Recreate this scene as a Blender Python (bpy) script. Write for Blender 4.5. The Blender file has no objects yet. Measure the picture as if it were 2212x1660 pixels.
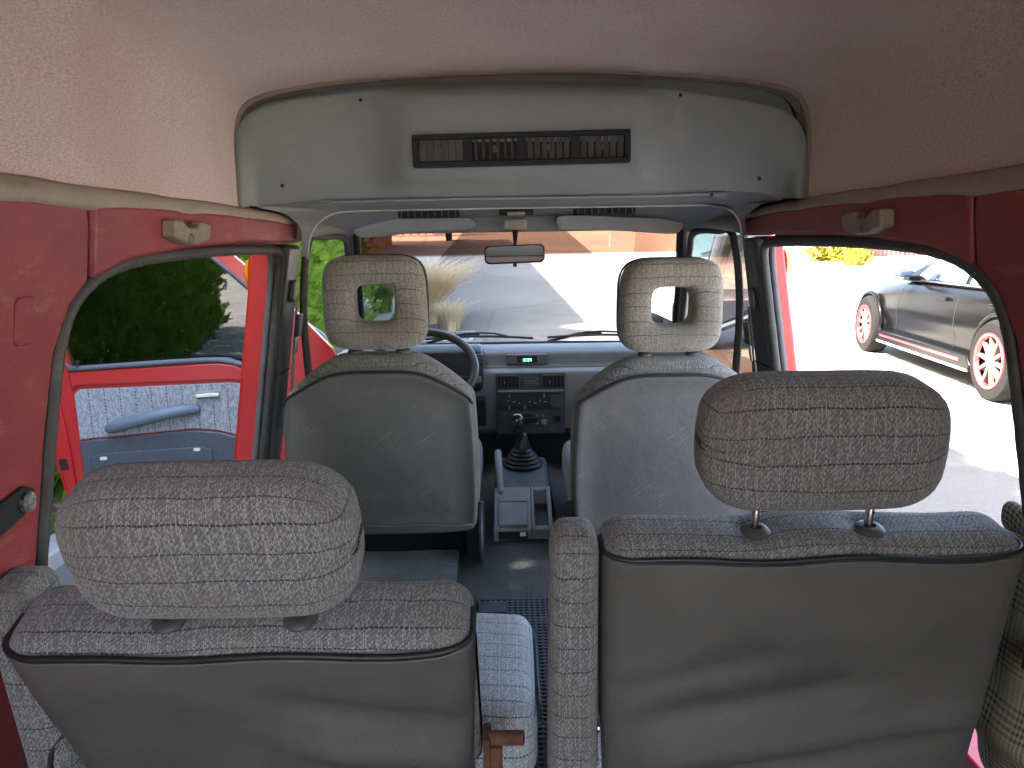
import bpy, bmesh, math, random
import numpy as np
from mathutils import Vector, Matrix
R = math.radians
rnd = random.Random(7)
S = bpy.context.scene
COL = S.collection

# ------------------------------------------------------------------ camera, sky, sun, exposure
CAM = Vector((-.03, 0, 1.27)); PITCH = R(10.6); ROLL = R(.9); FPX = 1600.; IW, IH = 2212., 1660.
cam = bpy.data.cameras.new('camera'); camo = bpy.data.objects.new('camera', cam); COL.objects.link(camo)
fw = Vector((0, math.cos(PITCH), -math.sin(PITCH))); r0 = Vector((1, 0, 0)); u0 = r0.cross(fw)
rt = r0 * math.cos(ROLL) - u0 * math.sin(ROLL); up = u0 * math.cos(ROLL) + r0 * math.sin(ROLL)
mw = Matrix((rt, up, -fw)).transposed().to_4x4(); mw.translation = CAM
camo.matrix_world = mw
cam.sensor_width = 36; cam.lens = 36 * FPX / IW; cam.clip_start = .02; cam.clip_end = 600
S.camera = camo
SUN_EL, SUN_AZ = R(47), R(-112)            # azimuth measured from +Y towards +X: sun stands left and a little behind
sd = Vector((math.sin(SUN_AZ) * math.cos(SUN_EL), math.cos(SUN_AZ) * math.cos(SUN_EL), math.sin(SUN_EL)))
w = bpy.data.worlds.new('World'); S.world = w; w.use_nodes = True
wt = w.node_tree; bg = wt.nodes['Background']
sky = wt.nodes.new('ShaderNodeTexSky'); sky.sky_type = 'NISHITA'; sky.sun_disc = False
sky.sun_elevation = SUN_EL; sky.sun_rotation = SUN_AZ; sky.air_density = 1.0; sky.dust_density = 5.0; sky.ozone_density = 1.0
wt.links.new(sky.outputs[0], bg.inputs[0]); bg.inputs[1].default_value = .15
sl = bpy.data.lights.new('sun', 'SUN'); sl.energy = 3.9; sl.angle = R(.5); sl.color = (1, .93, .82)
so = bpy.data.objects.new('sun', sl); COL.objects.link(so); so.rotation_euler = sd.to_track_quat('Z', 'Y').to_euler(); so.location = (-6, -3, 9)
S.view_settings.view_transform = 'Standard'; S.view_settings.look = 'None'; S.view_settings.gamma = 1
S.view_settings.exposure = 3.7
S.render.engine = 'CYCLES'
cy = S.cycles; cy.max_bounces = 10; cy.diffuse_bounces = 6; cy.glossy_bounces = 4; cy.transparent_max_bounces = 12
cy.use_denoising = True; cy.caustics_reflective = False; cy.caustics_refractive = False; cy.sample_clamp_indirect = 6

# ------------------------------------------------------------------ pixel -> place
def ray(px, py): return fw + rt * ((px - IW / 2) / FPX) - up * ((py - IH / 2) / FPX)
def aY(px, py, Y): d = ray(px, py); return CAM + d * ((Y - CAM.y) / d.y)
def aZ(px, py, Z): d = ray(px, py); return CAM + d * ((Z - CAM.z) / d.z)
def wall_x(z): return .70 - .165 * (z - .75)
def aW(px, py, off=0.):                      # on the leaning side wall (left or right by the pixel)
    s = -1 if px < 1106 else 1
    d = ray(px, py)
    # s*x = .70-.165*(z-.75)+off
    k = (.70 - .165 * (CAM.z - .75) + off - s * CAM.x) / (s * d.x + .165 * d.z)
    return CAM + d * k

# ------------------------------------------------------------------ materials
class T:
    def __init__(s, name):
        s.m = bpy.data.materials.new(name); s.m.use_nodes = True; s.t = s.m.node_tree
        s.b = s.t.nodes['Principled BSDF']; s.out = s.t.nodes['Material Output']
    def n(s, typ, ins=None, **pr):
        o = s.t.nodes.new('ShaderNode' + typ)
        for k, v in pr.items(): setattr(o, k, v)
        for k, v in (ins or {}).items(): s.set(o.inputs[k], v)
        return o
    def set(s, sock, v):
        if isinstance(v, bpy.types.NodeSocket): s.t.links.new(v, sock)
        elif isinstance(v, bpy.types.Node): s.t.links.new(v.outputs[0], sock)
        else:
            if isinstance(v, tuple) and len(v) == 3 and sock.type == 'RGBA': v = v + (1,)
            sock.default_value = v
    def m_(s, op, a, b=None, c=None):
        o = s.n('Math', operation=op); s.set(o.inputs[0], a)
        if b is not None: s.set(o.inputs[1], b)
        if c is not None: s.set(o.inputs[2], c)
        return o.outputs[0]
    def mix(s, f, a, b):
        o = s.n('Mix', data_type='RGBA'); s.set(o.inputs[0], f); s.set(o.inputs[6], a); s.set(o.inputs[7], b); return o.outputs[2]
    def noise(s, vec, scale, detail=4, rough=.55, dist=0):
        o = s.n('TexNoise', {'Scale': scale, 'Detail': detail, 'Roughness': rough, 'Distortion': dist})
        if vec is not None: s.set(o.inputs['Vector'], vec)
        return o.outputs['Fac']
    def ramp(s, f, lo, hi, a=0., b=1.):
        o = s.n('MapRange', {'From Min': lo, 'From Max': hi, 'To Min': a, 'To Max': b}); s.set(o.inputs[0], f); return o.outputs[0]
    def obj(s): return s.n('TexCoord').outputs['Object']
    def uv(s): return s.n('TexCoord').outputs['UV']
    def map(s, vec, scale=(1, 1, 1), rot=(0, 0, 0)):
        o = s.n('Mapping', {'Scale': scale, 'Rotation': rot}); s.set(o.inputs[0], vec); return o.outputs[0]
    def bump(s, h, dist=.001, st=1.):
        o = s.n('Bump', {'Distance': dist, 'Strength': st}); s.set(o.inputs['Height'], h); s.set(s.b.inputs['Normal'], o.outputs[0])
    def p(s, **k):
        for a, v in k.items(): s.set(s.b.inputs[a.replace('_', ' ')], v)
        return s
MATS = {}
def simple(name, col, rough=.5, metal=0., var=.15, scale=30, bump=0., bscale=300, coat=0., spec=.5, dirt=None):
    t = T(name); o = t.obj()
    f = t.noise(o, scale, 5, .6)
    c = t.mix(t.ramp(f, .3, .7), tuple(x * (1 - var) for x in col), tuple(min(1, x * (1 + var)) for x in col))
    if dirt:
        d = t.noise(o, dirt[1], 6, .7, .4); c = t.mix(t.ramp(d, .55, .72, 0, dirt[2]), c, dirt[0])
    t.p(Base_Color=c, Roughness=t.ramp(f, .2, .8, max(.02, rough - .08), min(1, rough + .08)), Metallic=metal, Coat_Weight=coat, Specular_IOR_Level=spec)
    if bump: t.bump(t.noise(o, bscale, 3), bump)
    MATS[name] = t.m; return t.m

def fabric(name, dark, mid, light, warm=.0):
    t = T(name); sp = t.n('SeparateXYZ', {0: t.uv()}); u, v = sp.outputs[0], sp.outputs[1]
    m = t.m_
    wob = m('MULTIPLY', t.noise(t.uv(), 14, 2), .012)
    v2 = m('ADD', v, wob)
    # twill: thin diagonal ribs
    dg = m('SINE', m('MULTIPLY', m('SUBTRACT', u, m('MULTIPLY', v, .75)), 2 * math.pi / .0062))
    tw = t.ramp(dg, -1, 1)
    streak = t.noise(t.map(t.map(t.uv(), rot=(0, 0, R(-52))), (90, 620, 1)), 1., 3, .6)
    base = t.mix(m('MULTIPLY', m('ADD', m('MULTIPLY', tw, .5), t.ramp(streak, .3, .7)), .68), dark, mid)
    # pale flecks sitting on the ribs, in columns
    cu = m('DIVIDE', u, .0024); cv = m('DIVIDE', m('ADD', v, m('MULTIPLY', u, 1.35)), .0044)
    wn = t.n('TexWhiteNoise', {0: t.n('CombineXYZ', {0: m('FLOOR', cu), 1: m('FLOOR', cv)})}, noise_dimensions='2D').outputs[0]
    cell = m('LESS_THAN', m('ABSOLUTE', m('SUBTRACT', m('FRACT', cu), .5)), .27)
    cell2 = m('LESS_THAN', m('ABSOLUTE', m('SUBTRACT', m('FRACT', cv), .5)), .36)
    fl = m('MULTIPLY', m('MULTIPLY', cell, cell2), m('GREATER_THAN', wn, .62))
    # upright pale threads
    th = m('LESS_THAN', m('ABSOLUTE', m('SUBTRACT', m('FRACT', m('DIVIDE', u, .0135)), .5)), .055)
    td = m('GREATER_THAN', m('FRACT', m('DIVIDE', m('ADD', v, m('MULTIPLY', wn, .0)), .0075)), .45)
    fl = m('MAXIMUM', m('MULTIPLY', fl, .52), m('MULTIPLY', m('MULTIPLY', th, td), .42))
    c = t.mix(fl, base, light)
    # dark dashed lines running across
    fr = m('FRACT', m('DIVIDE', v2, .070)); lw = .0135
    l1 = m('LESS_THAN', m('ABSOLUTE', m('SUBTRACT', fr, .2)), lw * 1.25); l2 = m('LESS_THAN', m('ABSOLUTE', m('SUBTRACT', fr, .72)), lw)
    ds = m('GREATER_THAN', m('FRACT', m('DIVIDE', u, .0056)), .26)
    ln = m('MULTIPLY', m('MAXIMUM', l1, l2), ds)
    c = t.mix(m('MULTIPLY', ln, .93), c, (.012, .011, .012))
    soil = t.noise(t.uv(), 7, 3, .5)
    c = t.mix(t.ramp(soil, .45, .75, 0, warm), c, (.17, .13, .09))
    t.p(Base_Color=c, Roughness=.95, Specular_IOR_Level=.15, Sheen_Weight=.25, Sheen_Roughness=.6)
    h = m('ADD', m('MULTIPLY', tw, .5), m('ADD', m('MULTIPLY', fl, .5), m('MULTIPLY', streak, .6)))
    t.bump(h, .0012, .9)
    MATS[name] = t.m; return t.m

F_SEAT = fabric('seat_fabric', (.055, .053, .050), (.25, .243, .23), (.58, .56, .50), .4)
F_CUSH_LIT = fabric('lit_cushion_fabric', (.16, .166, .172), (.42, .43, .445), (.78, .79, .80), .1)  # doorway sky light put into the colour: paler copy of the seat weave
F_DOOR = simple('door_fabric', (.30, .33, .38), .9, var=.35, scale=260, bump=.0006, bscale=500)
def door_fab():
    t = T('door_cloth'); o = t.obj(); sp = t.n('SeparateXYZ', {0: o}); m = t.m_
    f = t.noise(t.map(o, (1, 1, .35)), 170, 4, .7)
    c = t.mix(t.ramp(f, .35, .65), (.19, .205, .23), (.43, .455, .49))
    k = m('LESS_THAN', m('ABSOLUTE', m('SUBTRACT', m('FRACT', m('DIVIDE', sp.outputs[0], .052)), .5)), .03)
    d = m('GREATER_THAN', m('FRACT', m('DIVIDE', sp.outputs[2], .012)), .35)
    c = t.mix(m('MULTIPLY', m('MULTIPLY', k, d), .85), c, (.04, .045, .06))
    t.p(Base_Color=c, Roughness=.95, Specular_IOR_Level=.1); t.bump(f, .001); return t.m
F_DOOR = door_fab()
def vinyl(name, col, col2, sc):
    t = T(name); o = t.obj()
    big = t.noise(o, 4.5, 3, .5); c = t.mix(t.ramp(big, .35, .65), col, col2)
    dust = t.noise(o, 38, 6, .75); c = t.mix(t.ramp(dust, .52, .8, 0, .35), c, tuple(x * 1.9 for x in col))
    # sparse scuffs: stretched noise, only its rare peaks
    a = t.noise(t.map(t.map(o, rot=(0, R(38), 0)), (7, 60, 420)), 1., 1, .4)
    msk = t.noise(o, 9, 2); a = t.m_('MULTIPLY', t.ramp(a, .66, .70), t.ramp(msk, .56, .62))
    c = t.mix(t.m_('MULTIPLY', a, sc), c, (.42, .42, .40))
    t.p(Base_Color=c, Roughness=t.ramp(dust, .3, .7, .5, .68), Specular_IOR_Level=.42)
    vo = t.n('TexVoronoi', {'Scale': 420}); t.set(vo.inputs['Vector'], o)
    h = t.m_('ADD', t.m_('MULTIPLY', vo.outputs[0], .5), t.m_('MULTIPLY', t.noise(o, 30, 4, .6), 2.5))
    t.bump(h, .0011, .75); MATS[name] = t.m; return t.m
VINYL = vinyl('seat_vinyl', (.090, .086, .076), (.115, .109, .095), .07)
VINYL_F = vinyl('front_seat_vinyl', (.110, .110, .106), (.138, .134, .126), .35)
def felt():
    t = T('headliner_felt'); o = t.obj()
    f = t.noise(t.map(o, (150, 1100, 1100)), 1., 3, .7); f2 = t.noise(t.map(o, (1100, 150, 520)), 1., 3, .7); b = t.noise(o, 3.2, 5, .6)
    k = t.m_('MULTIPLY', t.m_('ADD', f, f2), .5)
    c = t.mix(t.ramp(k, .38, .60), (.38, .285, .25), (.76, .62, .555))
    st = t.noise(o, 1.7, 4, .6, .8)
    c = t.mix(t.ramp(b, .42, .75, 0, .55), c, (.46, .30, .22)); c = t.mix(t.ramp(st, .56, .7, 0, .3), c, (.55, .46, .40))
    t.p(Base_Color=c, Roughness=1., Specular_IOR_Level=.05, Sheen_Weight=.25); t.bump(t.m_('ADD', k, t.m_('MULTIPLY', b, 1.5)), .0015, .7); return t.m
FELT = felt()
GREYP = simple('panel_grey_plastic', (.215, .235, .226), .72, var=.07, scale=6, bump=.0006, bscale=350, dirt=((.31, .30, .255), 5, .45))
GREYP2 = simple('cab_roof_grey', (.20, .225, .245), .7, var=.08, scale=8)
VISOR = simple('visor_vinyl', (.33, .36, .38), .6, var=.08, scale=10, bump=.0006, dirt=((.25, .22, .18), 8, .3))
BLACKP = simple('black_plastic', (.018, .019, .021), .45, var=.2, bump=.0004)
BLACKM = simple('matt_black', (.012, .012, .013), .8)
DASH = simple('dash_plastic', (.088, .096, .104), .5, var=.1, scale=12, bump=.0005, bscale=500)
DASHL = simple('dash_ledge_plastic', (.165, .185, .192), .5, var=.08, scale=14, bump=.0005, bscale=500)
CONS = simple('console_plastic', (.245, .26, .255), .5, var=.1, scale=15, bump=.0005, dirt=((.36, .37, .36), 14, .5))
CONSD = simple('console_dark', (.055, .06, .062), .55, var=.15, scale=18, bump=.0004, dirt=((.16, .16, .15), 12, .4))
TAN = simple('tan_plastic', (.24, .19, .13), .55, var=.2, scale=25, dirt=((.10, .075, .05), 20, .5))
TANS = simple('tan_vinyl_strip', (.33, .27, .20), .6, var=.12, scale=12, bump=.0006, dirt=((.16, .12, .08), 9, .5))
RUBBER = simple('seal_rubber', (.05, .048, .044), .62, var=.25, scale=60, dirt=((.14, .13, .11), 25, .6))
PILLARP = simple('pillar_plastic', (.065, .066, .066), .42, var=.12, scale=20, dirt=((.16, .155, .14), 14, .4))
STEEL = simple('brushed_steel', (.62, .60, .56), .28, 1., var=.2, scale=120)
RUST = simple('rusty_steel', (.13, .055, .03), .85, .2, var=.5, scale=45, bump=.001, bscale=120)
CREAM_GLARE = simple('cowl_glare', (.62, .60, .50), .45, var=.08)  # overexposed reflection on the red cowl, painted in as cream
WHITEP = simple('white_plastic', (.75, .75, .72), .4)
ORANGE = simple('amber_lens', (.75, .22, .01), .15, coat=.6)
BELT = simple('belt_webbing', (.20, .19, .17), .8, var=.2, scale=300, bump=.0004)
DOORLOW = simple('door_lower_vinyl', (.065, .08, .105), .5, var=.1, bump=.0006, bscale=400, dirt=((.2, .21, .22), 16, .35))
HANDLEB = simple('blue_grey_plastic', (.14, .18, .23), .42, var=.08)
def red_trim(name, col, col2):
    t = T(name); o = t.obj(); a = t.noise(o, 11, 7, .7); b = t.noise(t.map(o, (1, .6, 1.5)), 24, 5, .65, .6)
    c = t.mix(t.ramp(a, .35, .7), col, col2); c = t.mix(t.ramp(b, .58, .74, 0, .5), c, (.40, .22, .15))
    c = t.mix(t.ramp(t.noise(o, 5, 3), .5, .75, 0, .45), c, tuple(x * .45 for x in col))
    t.p(Base_Color=c, Roughness=t.ramp(b, .3, .7, .38, .6), Specular_IOR_Level=.45); t.bump(t.noise(o, 240, 4, .6), .0006, .8); return t.m
REDT = red_trim('red_trim_vinyl', (.225, .026, .030), (.29, .046, .046))
def paint(name, col, rough=.22, coat=.8):
    t = T(name); o = t.obj(); f = t.noise(o, 16, 6, .7)
    c = t.mix(t.ramp(f, .3, .75, 0, .5), col, tuple(x * .72 for x in col))
    t.p(Base_Color=c, Roughness=rough, Coat_Weight=coat, Coat_Roughness=.08); return t.m
REDP = paint('red_body_paint', (.50, .020, .022), .35, .25)
BLACKC = paint('black_car_paint', (.005, .005, .005), .2, .0); BLACKC.node_tree.nodes['Principled BSDF'].inputs['Specular IOR Level'].default_value = .10
WHITEC = paint('white_van_paint', (.72, .72, .70), .3)
REDL = paint('red_stripe_paint', (.62, .03, .03), .3)
def glass(name, tint, refl=.08, top=None):
    t = T(name); tr = t.n('BsdfTransparent', {0: tint}); gl = t.n('BsdfGlossy', {'Color': (.95, .97, 1), 'Roughness': .0})
    fr = t.n('LayerWeight', {'Blend': .25}); fac = t.m_('ADD', t.m_('MULTIPLY', fr.outputs['Fresnel'], .55), refl)
    if top:                                      # shade band printed along the top of the screen
        sp = t.n('SeparateXYZ', {0: t.obj()})
        k = t.ramp(sp.outputs[2], top[0] - .004, top[0] + .004); t.set(tr.inputs[0], t.mix(k, tint, top[1]))
    mx = t.n('MixShader', {0: fac, 1: tr.outputs[0], 2: gl.outputs[0]}); t.t.links.new(mx.outputs[0], t.out.inputs[0]); return t.m
G_SCREEN = glass('windscreen_glass', (.62, .66, .67), .02, (1.238, (.17, .095, .065)))
G_SIDE = glass('passenger_glass_tint', (.42, .27, .20), .03)
G_DARK = glass('dark_tinted_glass', (.03, .035, .026), .045)
G_CAR = glass('car_window_glass', (.10, .12, .13), .35)
def mirror():
    t = T('mirror_silver'); t.p(Base_Color=(.8, .85, .86), Metallic=1., Roughness=.03); return t.m
MIRROR = mirror()
def carpet(name, a, b, sc=500):
    t = T(name); o = t.obj(); f = t.noise(o, sc, 4, .7); g = t.noise(o, 9, 5, .6)
    rib = t.m_('SINE', t.m_('MULTIPLY', t.n('SeparateXYZ', {0: o}).outputs[0], 2 * math.pi / .0045))
    c = t.mix(t.ramp(f, .3, .7), a, b); c = t.mix(t.ramp(g, .5, .8, 0, .4), c, (.15, .145, .13))
    sp = t.noise(o, 130, 2, .4); c = t.mix(t.ramp(sp, .77, .8, 0, .8), c, (.5, .48, .44))
    t.p(Base_Color=c, Roughness=1., Specular_IOR_Level=.1); t.bump(t.m_('ADD', f, t.m_('MULTIPLY', rib, .25)), .002); return t.m
CARPET = carpet('floor_carpet', (.062, .061, .061), (.14, .138, .136))
MATRUB = simple('ribbed_mat_rubber', (.14, .143, .148), .85, var=.15, scale=20, dirt=((.25, .26, .27), 25, .4))
MESHRUB = simple('mesh_mat_rubber', (.02, .021, .024), .55, var=.3, scale=40, dirt=((.12, .12, .11), 18, .5))
def plaid():
    t = T('plaid_cloth'); sp = t.n('SeparateXYZ', {0: t.uv()}); m = t.m_; u, v = sp.outputs[0], sp.outputs[1]
    def stripes(x, per, w): return m('LESS_THAN', m('FRACT', m('DIVIDE', x, per)), w)
    band = stripes(u, .075, .5); bandv = stripes(v, .085, .45)
    f1 = stripes(u, .0085, .5); f2 = stripes(v, .0085, .5)
    a = m('MULTIPLY', m('ADD', m('MULTIPLY', f1, m('ADD', .35, m('MULTIPLY', band, .65))), m('MULTIPLY', f2, m('ADD', .2, m('MULTIPLY', bandv, .8)))), .5)
    c = t.mix(a, (.27, .25, .18), (.025, .028, .024)); n = t.noise(t.uv(), 300, 3)
    c = t.mix(t.ramp(n, .4, .8, 0, .35), c, (.25, .24, .19))
    t.p(Base_Color=c, Roughness=.9, Specular_IOR_Level=.15); t.bump(n, .0006); return t.m
PLAID = plaid()

# ------------------------------------------------------------------ mesh helpers
def thing(name, label, cat, loc=(0, 0, 0), group=None):
    o = bpy.data.objects.new(name, None); COL.objects.link(o); o.location = loc; o.empty_display_size = .05
    o['label'] = label; o['category'] = cat
    if group: o['group'] = group
    return o
def tag(o, label, cat, group=None):
    o['label'] = label; o['category'] = cat
    if group: o['group'] = group
    return o
def rootloc(p):
    v = Vector((0, 0, 0))
    while p is not None: v += p.location; p = p.parent
    return v
def build(name, vs, fs, mat, parent=None, smooth=True, uv=None, loc=None, sharp=None):
    me = bpy.data.meshes.new(name)
    off = rootloc(parent) if parent is not None else Vector(loc or (0, 0, 0))
    me.from_pydata([(v[0] - off.x, v[1] - off.y, v[2] - off.z) for v in vs], [], fs)
    if uv:
        l = me.uv_layers.new(name='UVMap'); i = 0
        for fu in uv:
            for c in fu: l.data[i].uv = c; i += 1
    if smooth is not False: me.polygons.foreach_set('use_smooth', [True] * len(me.polygons))
    me.materials.append(mat); me.update()
    if smooth == 'auto': 
        bm = bmesh.new(); bm.from_mesh(me); bmesh.ops.recalc_face_normals(bm, faces=bm.faces)
        for e in bm.edges: e.smooth = len(e.link_faces) == 2 and e.calc_face_angle(0) < R(sharp or 35)
        bm.to_mesh(me); bm.free()
    o = bpy.data.objects.new(name, me); COL.objects.link(o)
    if parent is not None: o.parent = parent
    else: o.location = off
    return o
class B:                                        # collects pieces of ONE part
    def __init__(s): s.v = []; s.f = []
    def add(s, vs, fs):
        k = len(s.v); s.v += [tuple(v) for v in vs]; s.f += [tuple(i + k for i in f) for f in fs]; return s
    def box(s, c, d, M=None):
        vs = [Vector((c[0] + sx * d[0] / 2, c[1] + sy * d[1] / 2, c[2] + sz * d[2] / 2)) for sx in (-1, 1) for sy in (-1, 1) for sz in (-1, 1)]
        if M: vs = [M @ v for v in vs]
        return s.add(vs, [(0, 1, 3, 2), (4, 6, 7, 5), (0, 4, 5, 1), (2, 3, 7, 6), (0, 2, 6, 4), (1, 5, 7, 3)])
    def tube(s, pts, r, n=8, closed=False, flat=None, cap=True):
        pts = [Vector(p) for p in pts]; m = len(pts); vs = []; fs = []; prev = None
        for i, p in enumerate(pts):
            a = pts[(i - 1) % m] if (closed or i > 0) else p; b = pts[(i + 1) % m] if (closed or i < m - 1) else p
            tg = (b - a).normalized()
            ref = prev if prev is not None else (Vector((0, 0, 1)) if abs(tg.z) < .9 else Vector((1, 0, 0)))
            x = (ref - tg * ref.dot(tg)).normalized(); prev = x; y = tg.cross(x)
            rr = r[i] if isinstance(r, (list, tuple)) else r
            for k in range(n):
                an = 2 * math.pi * k / n; vs.append(p + x * math.cos(an) * rr * (flat or 1) + y * math.sin(an) * rr)
        for i in range(m if closed else m - 1):
            j = (i + 1) % m
            for k in range(n): k2 = (k + 1) % n; fs.append((i * n + k, i * n + k2, j * n + k2, j * n + k))
        if not closed and cap: fs += [tuple(range(n))[::-1], tuple(range((m - 1) * n, m * n))]
        return s.add(vs, fs)
    def lathe(s, prof, c, axis='Z', n=24, M=None):    # prof: (r, h)
        vs = []; fs = []; m = len(prof)
        for r_, h in prof:
            for k in range(n):
                a = 2 * math.pi * k / n
                p = {'Z': (r_ * math.cos(a), r_ * math.sin(a), h), 'X': (h, r_ * math.cos(a), r_ * math.sin(a)), 'Y': (r_ * math.cos(a), h, r_ * math.sin(a))}[axis]
                p = Vector(p)
                if M: p = M @ p
                vs.append(p + Vector(c))
        for i in range(m - 1):
            for k in range(n): k2 = (k + 1) % n; fs.append((i * n + k, i * n + k2, (i + 1) * n + k2, (i + 1) * n + k))
        ring_ = prof[0] == prof[-1]
        if prof[0][0] > 1e-5 and not ring_: fs.append(tuple(range(n))[::-1])
        if prof[-1][0] > 1e-5 and not ring_: fs.append(tuple(range((m - 1) * n, m * n)))
        return s.add(vs, fs)
    def prism(s, poly, fn, d0, d1):                 # poly in 2-D, fn(a,b,d)->3-D
        n = len(poly); vs = [fn(a, b, d0) for a, b in poly] + [fn(a, b, d1) for a, b in poly]
        fs = [tuple(range(n))[::-1], tuple(range(n, 2 * n))] + [(i, (i + 1) % n, n + (i + 1) % n, n + i) for i in range(n)]
        return s.add(vs, fs)
    def grid(s, rows, closed=False):
        n = len(rows[0]); vs = [p for r_ in rows for p in r_]; fs = []
        for i in range(len(rows) - 1):
            for k in range(n if closed else n - 1):
                k2 = (k + 1) % n; fs.append((i * n + k, i * n + k2, (i + 1) * n + k2, (i + 1) * n + k))
        return s.add(vs, fs)
    def out(s, name, mat, parent=None, smooth='auto', bevel=0, seg=2, solid=0, loc=None, sharp=None, sub=0):
        o = build(name, s.v, s.f, mat, parent, smooth, loc=loc, sharp=sharp)
        if solid:
            m = o.modifiers.new('s', 'SOLIDIFY'); m.thickness = solid; m.offset = 0
        if bevel:
            m = o.modifiers.new('b', 'BEVEL'); m.width = bevel; m.segments = seg; m.limit_method = 'ANGLE'; m.angle_limit = R(40); m.use_clamp_overlap = True
        if sub:
            m = o.modifiers.new('u', 'SUBSURF'); m.levels = m.render_levels = sub
        return o
def smoothpath(pts, n=6, closed=False):
    pts = [Vector(p) for p in pts]; m = len(pts); out = []
    rng = range(m if closed else m - 1)
    for i in rng:
        g = (lambda k: pts[k % m]) if closed else (lambda k: pts[max(0, min(m - 1, k))])
        p0, p1, p2, p3 = g(i - 1), g(i), g(i + 1), g(i + 2)
        for k in range(n):
            t = k / n
            out.append(.5 * ((2 * p1) + (p2 - p0) * t + (2 * p0 - 5 * p1 + 4 * p2 - p3) * t * t + (3 * p1 - p0 - 3 * p2 + p3) * t ** 3))
    if not closed: out.append(pts[-1])
    return out
def lerp_poly(pts, N):                            # resample a polyline evenly
    pts = [Vector(p) for p in pts]; L = [0]
    for a, b in zip(pts, pts[1:]): L.append(L[-1] + (b - a).length)
    out = []; j = 0
    for i in range(N):
        d = L[-1] * i / (N - 1)
        while j < len(pts) - 2 and L[j + 1] < d: j += 1
        k = (d - L[j]) / max(1e-9, L[j + 1] - L[j]); out.append(pts[j].lerp(pts[j + 1], k))
    return out
def sstep(a, b, x): t = max(0, min(1, (x - a) / (b - a))); return t * t * (3 - 2 * t)

def cushion(name, w, d, h, r, place, mat, parent, n=(28, 12, 20), fn=None, uvo=(0, 0)):
    """rounded block, local x across, y depth, z up; place(x,y,z) -> world; box-projected uv in metres"""
    if not isinstance(r, (tuple, list)): r = (r, r, r)
    hx, hy, hz = w / 2, d / 2, h / 2; vs = []; fs = []; uvs = []; idx = {}
    def vert(p):
        key = tuple(round(c, 6) for c in p)
        if key in idx: return idx[key]
        q = Vector(p); c = Vector((max(-hx + r[0], min(hx - r[0], q.x)), max(-hy + r[1], min(hy - r[1], q.y)), max(-hz + r[2], min(hz - r[2], q.z))))
        e = Vector(((q.x - c.x) / r[0], (q.y - c.y) / r[1], (q.z - c.z) / r[2]))
        if e.length > 1e-9:
            e.normalize(); q = Vector((c.x + e.x * r[0], c.y + e.y * r[1], c.z + e.z * r[2]))
        if fn: q = fn(q)
        idx[key] = len(vs); vs.append(place(q.x, q.y, q.z)); return idx[key]
    def cells(h_, r_, k):                          # denser at the rounded rims
        a = [-h_ + r_ * (1 - math.cos(math.pi / 2 * i / 4)) for i in range(4)]
        b = [-h_ + r_ + (2 * h_ - 2 * r_) * i / k for i in range(k + 1)]
        return a + b + [-x for x in a[::-1]]
    X, Y, Z = cells(hx, r[0], n[0]), cells(hy, r[1], n[1]), cells(hz, r[2], n[2])
    def face(A, Bb, mk, uvf, flip):
        for i in range(len(A) - 1):
            for j in range(len(Bb) - 1):
                ps = [(A[i], Bb[j]), (A[i + 1], Bb[j]), (A[i + 1], Bb[j + 1]), (A[i], Bb[j + 1])]
                if flip: ps = ps[::-1]
                fs.append(tuple(vert(mk(*p)) for p in ps)); uvs.append([(uvf(*p)[0] + uvo[0], uvf(*p)[1] + uvo[1]) for p in ps])
    face(X, Z, lambda a, b: (a, -hy, b), lambda a, b: (a, b), False)
    face(X, Z, lambda a, b: (a, hy, b), lambda a, b: (a, b), True)
    face(X, Y, lambda a, b: (a, b, hz), lambda a, b: (a, hz + b + hy), False)
    face(X, Y, lambda a, b: (a, b, -hz), lambda a, b: (a, -hz - b - hy), True)
    face(Y, Z, lambda a, b: (hx, a, b), lambda a, b: (hx + a + hy, b), False)
    face(Y, Z, lambda a, b: (-hx, a, b), lambda a, b: (-hx - a - hy, b), True)
    return build(name, vs, fs, mat, parent, True, uvs)
def rrect(w, h, r, n=6, c=(0, 0)):
    out = []
    for (sx, sy, a0) in ((1, 1, 0), (-1, 1, 90), (-1, -1, 180), (1, -1, 270)):
        for k in range(n + 1):
            a = R(a0 + 90 * k / n); out.append((c[0] + sx * (w / 2 - r) + r * math.cos(a), c[1] + sy * (h / 2 - r) + r * math.sin(a)))
    return out

#==STRUCTURE==
# ------------------------------------------------------------------ the van itself
van = thing('van', 'red van seen from its cargo area, driver door and both side doorways open', 'van', (0, 1.2, 0))
FLOOR = .42
def W(Y, z, s, inw=0.): return Vector((s * (wall_x(z) - inw), Y, z))
def wprism(poly, s, i0, i1): return B().prism(poly, lambda a, b, d: W(a, b, s, d), i0, i1)
# ceiling cloth: arched section drawn out along the van
HL = [(.600, 1.352), (.600, 1.42), (.598, 1.50), (.582, 1.55), (.545, 1.576), (.46, 1.594), (.34, 1.607), (.18, 1.616), (0, 1.619)]
sec = [(-a, b) for a, b in HL] + [(a, b) for a, b in HL[-2::-1]]
sec = [(p.x, p.z) for p in smoothpath([(a, 0, b) for a, b in sec], 4)]
rows = []
for i in range(34):
    Y = -.75 + 2.42 * i / 33; k = max(0, 1 - ((Y - .6) / 1.03) ** 2); row = []
    for a, b in sec:
        t = max(0, (b - 1.36) / .247); row.append((a * 1.0, Y, b + .03 * t * k + .004 * math.sin(7 * Y + 5 * a) * t))
    rows.append(row)
B().grid(rows).out('headliner', FELT, van, True)
hem = B().tube([(a * .998, 1.612, 1.36 + (b - 1.36) * 1.01) for a, b in sec], .008, 8); hem.out('headliner_hem', simple('felt_hem', (.20, .16, .12), .9), van, True)
orow = []
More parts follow.
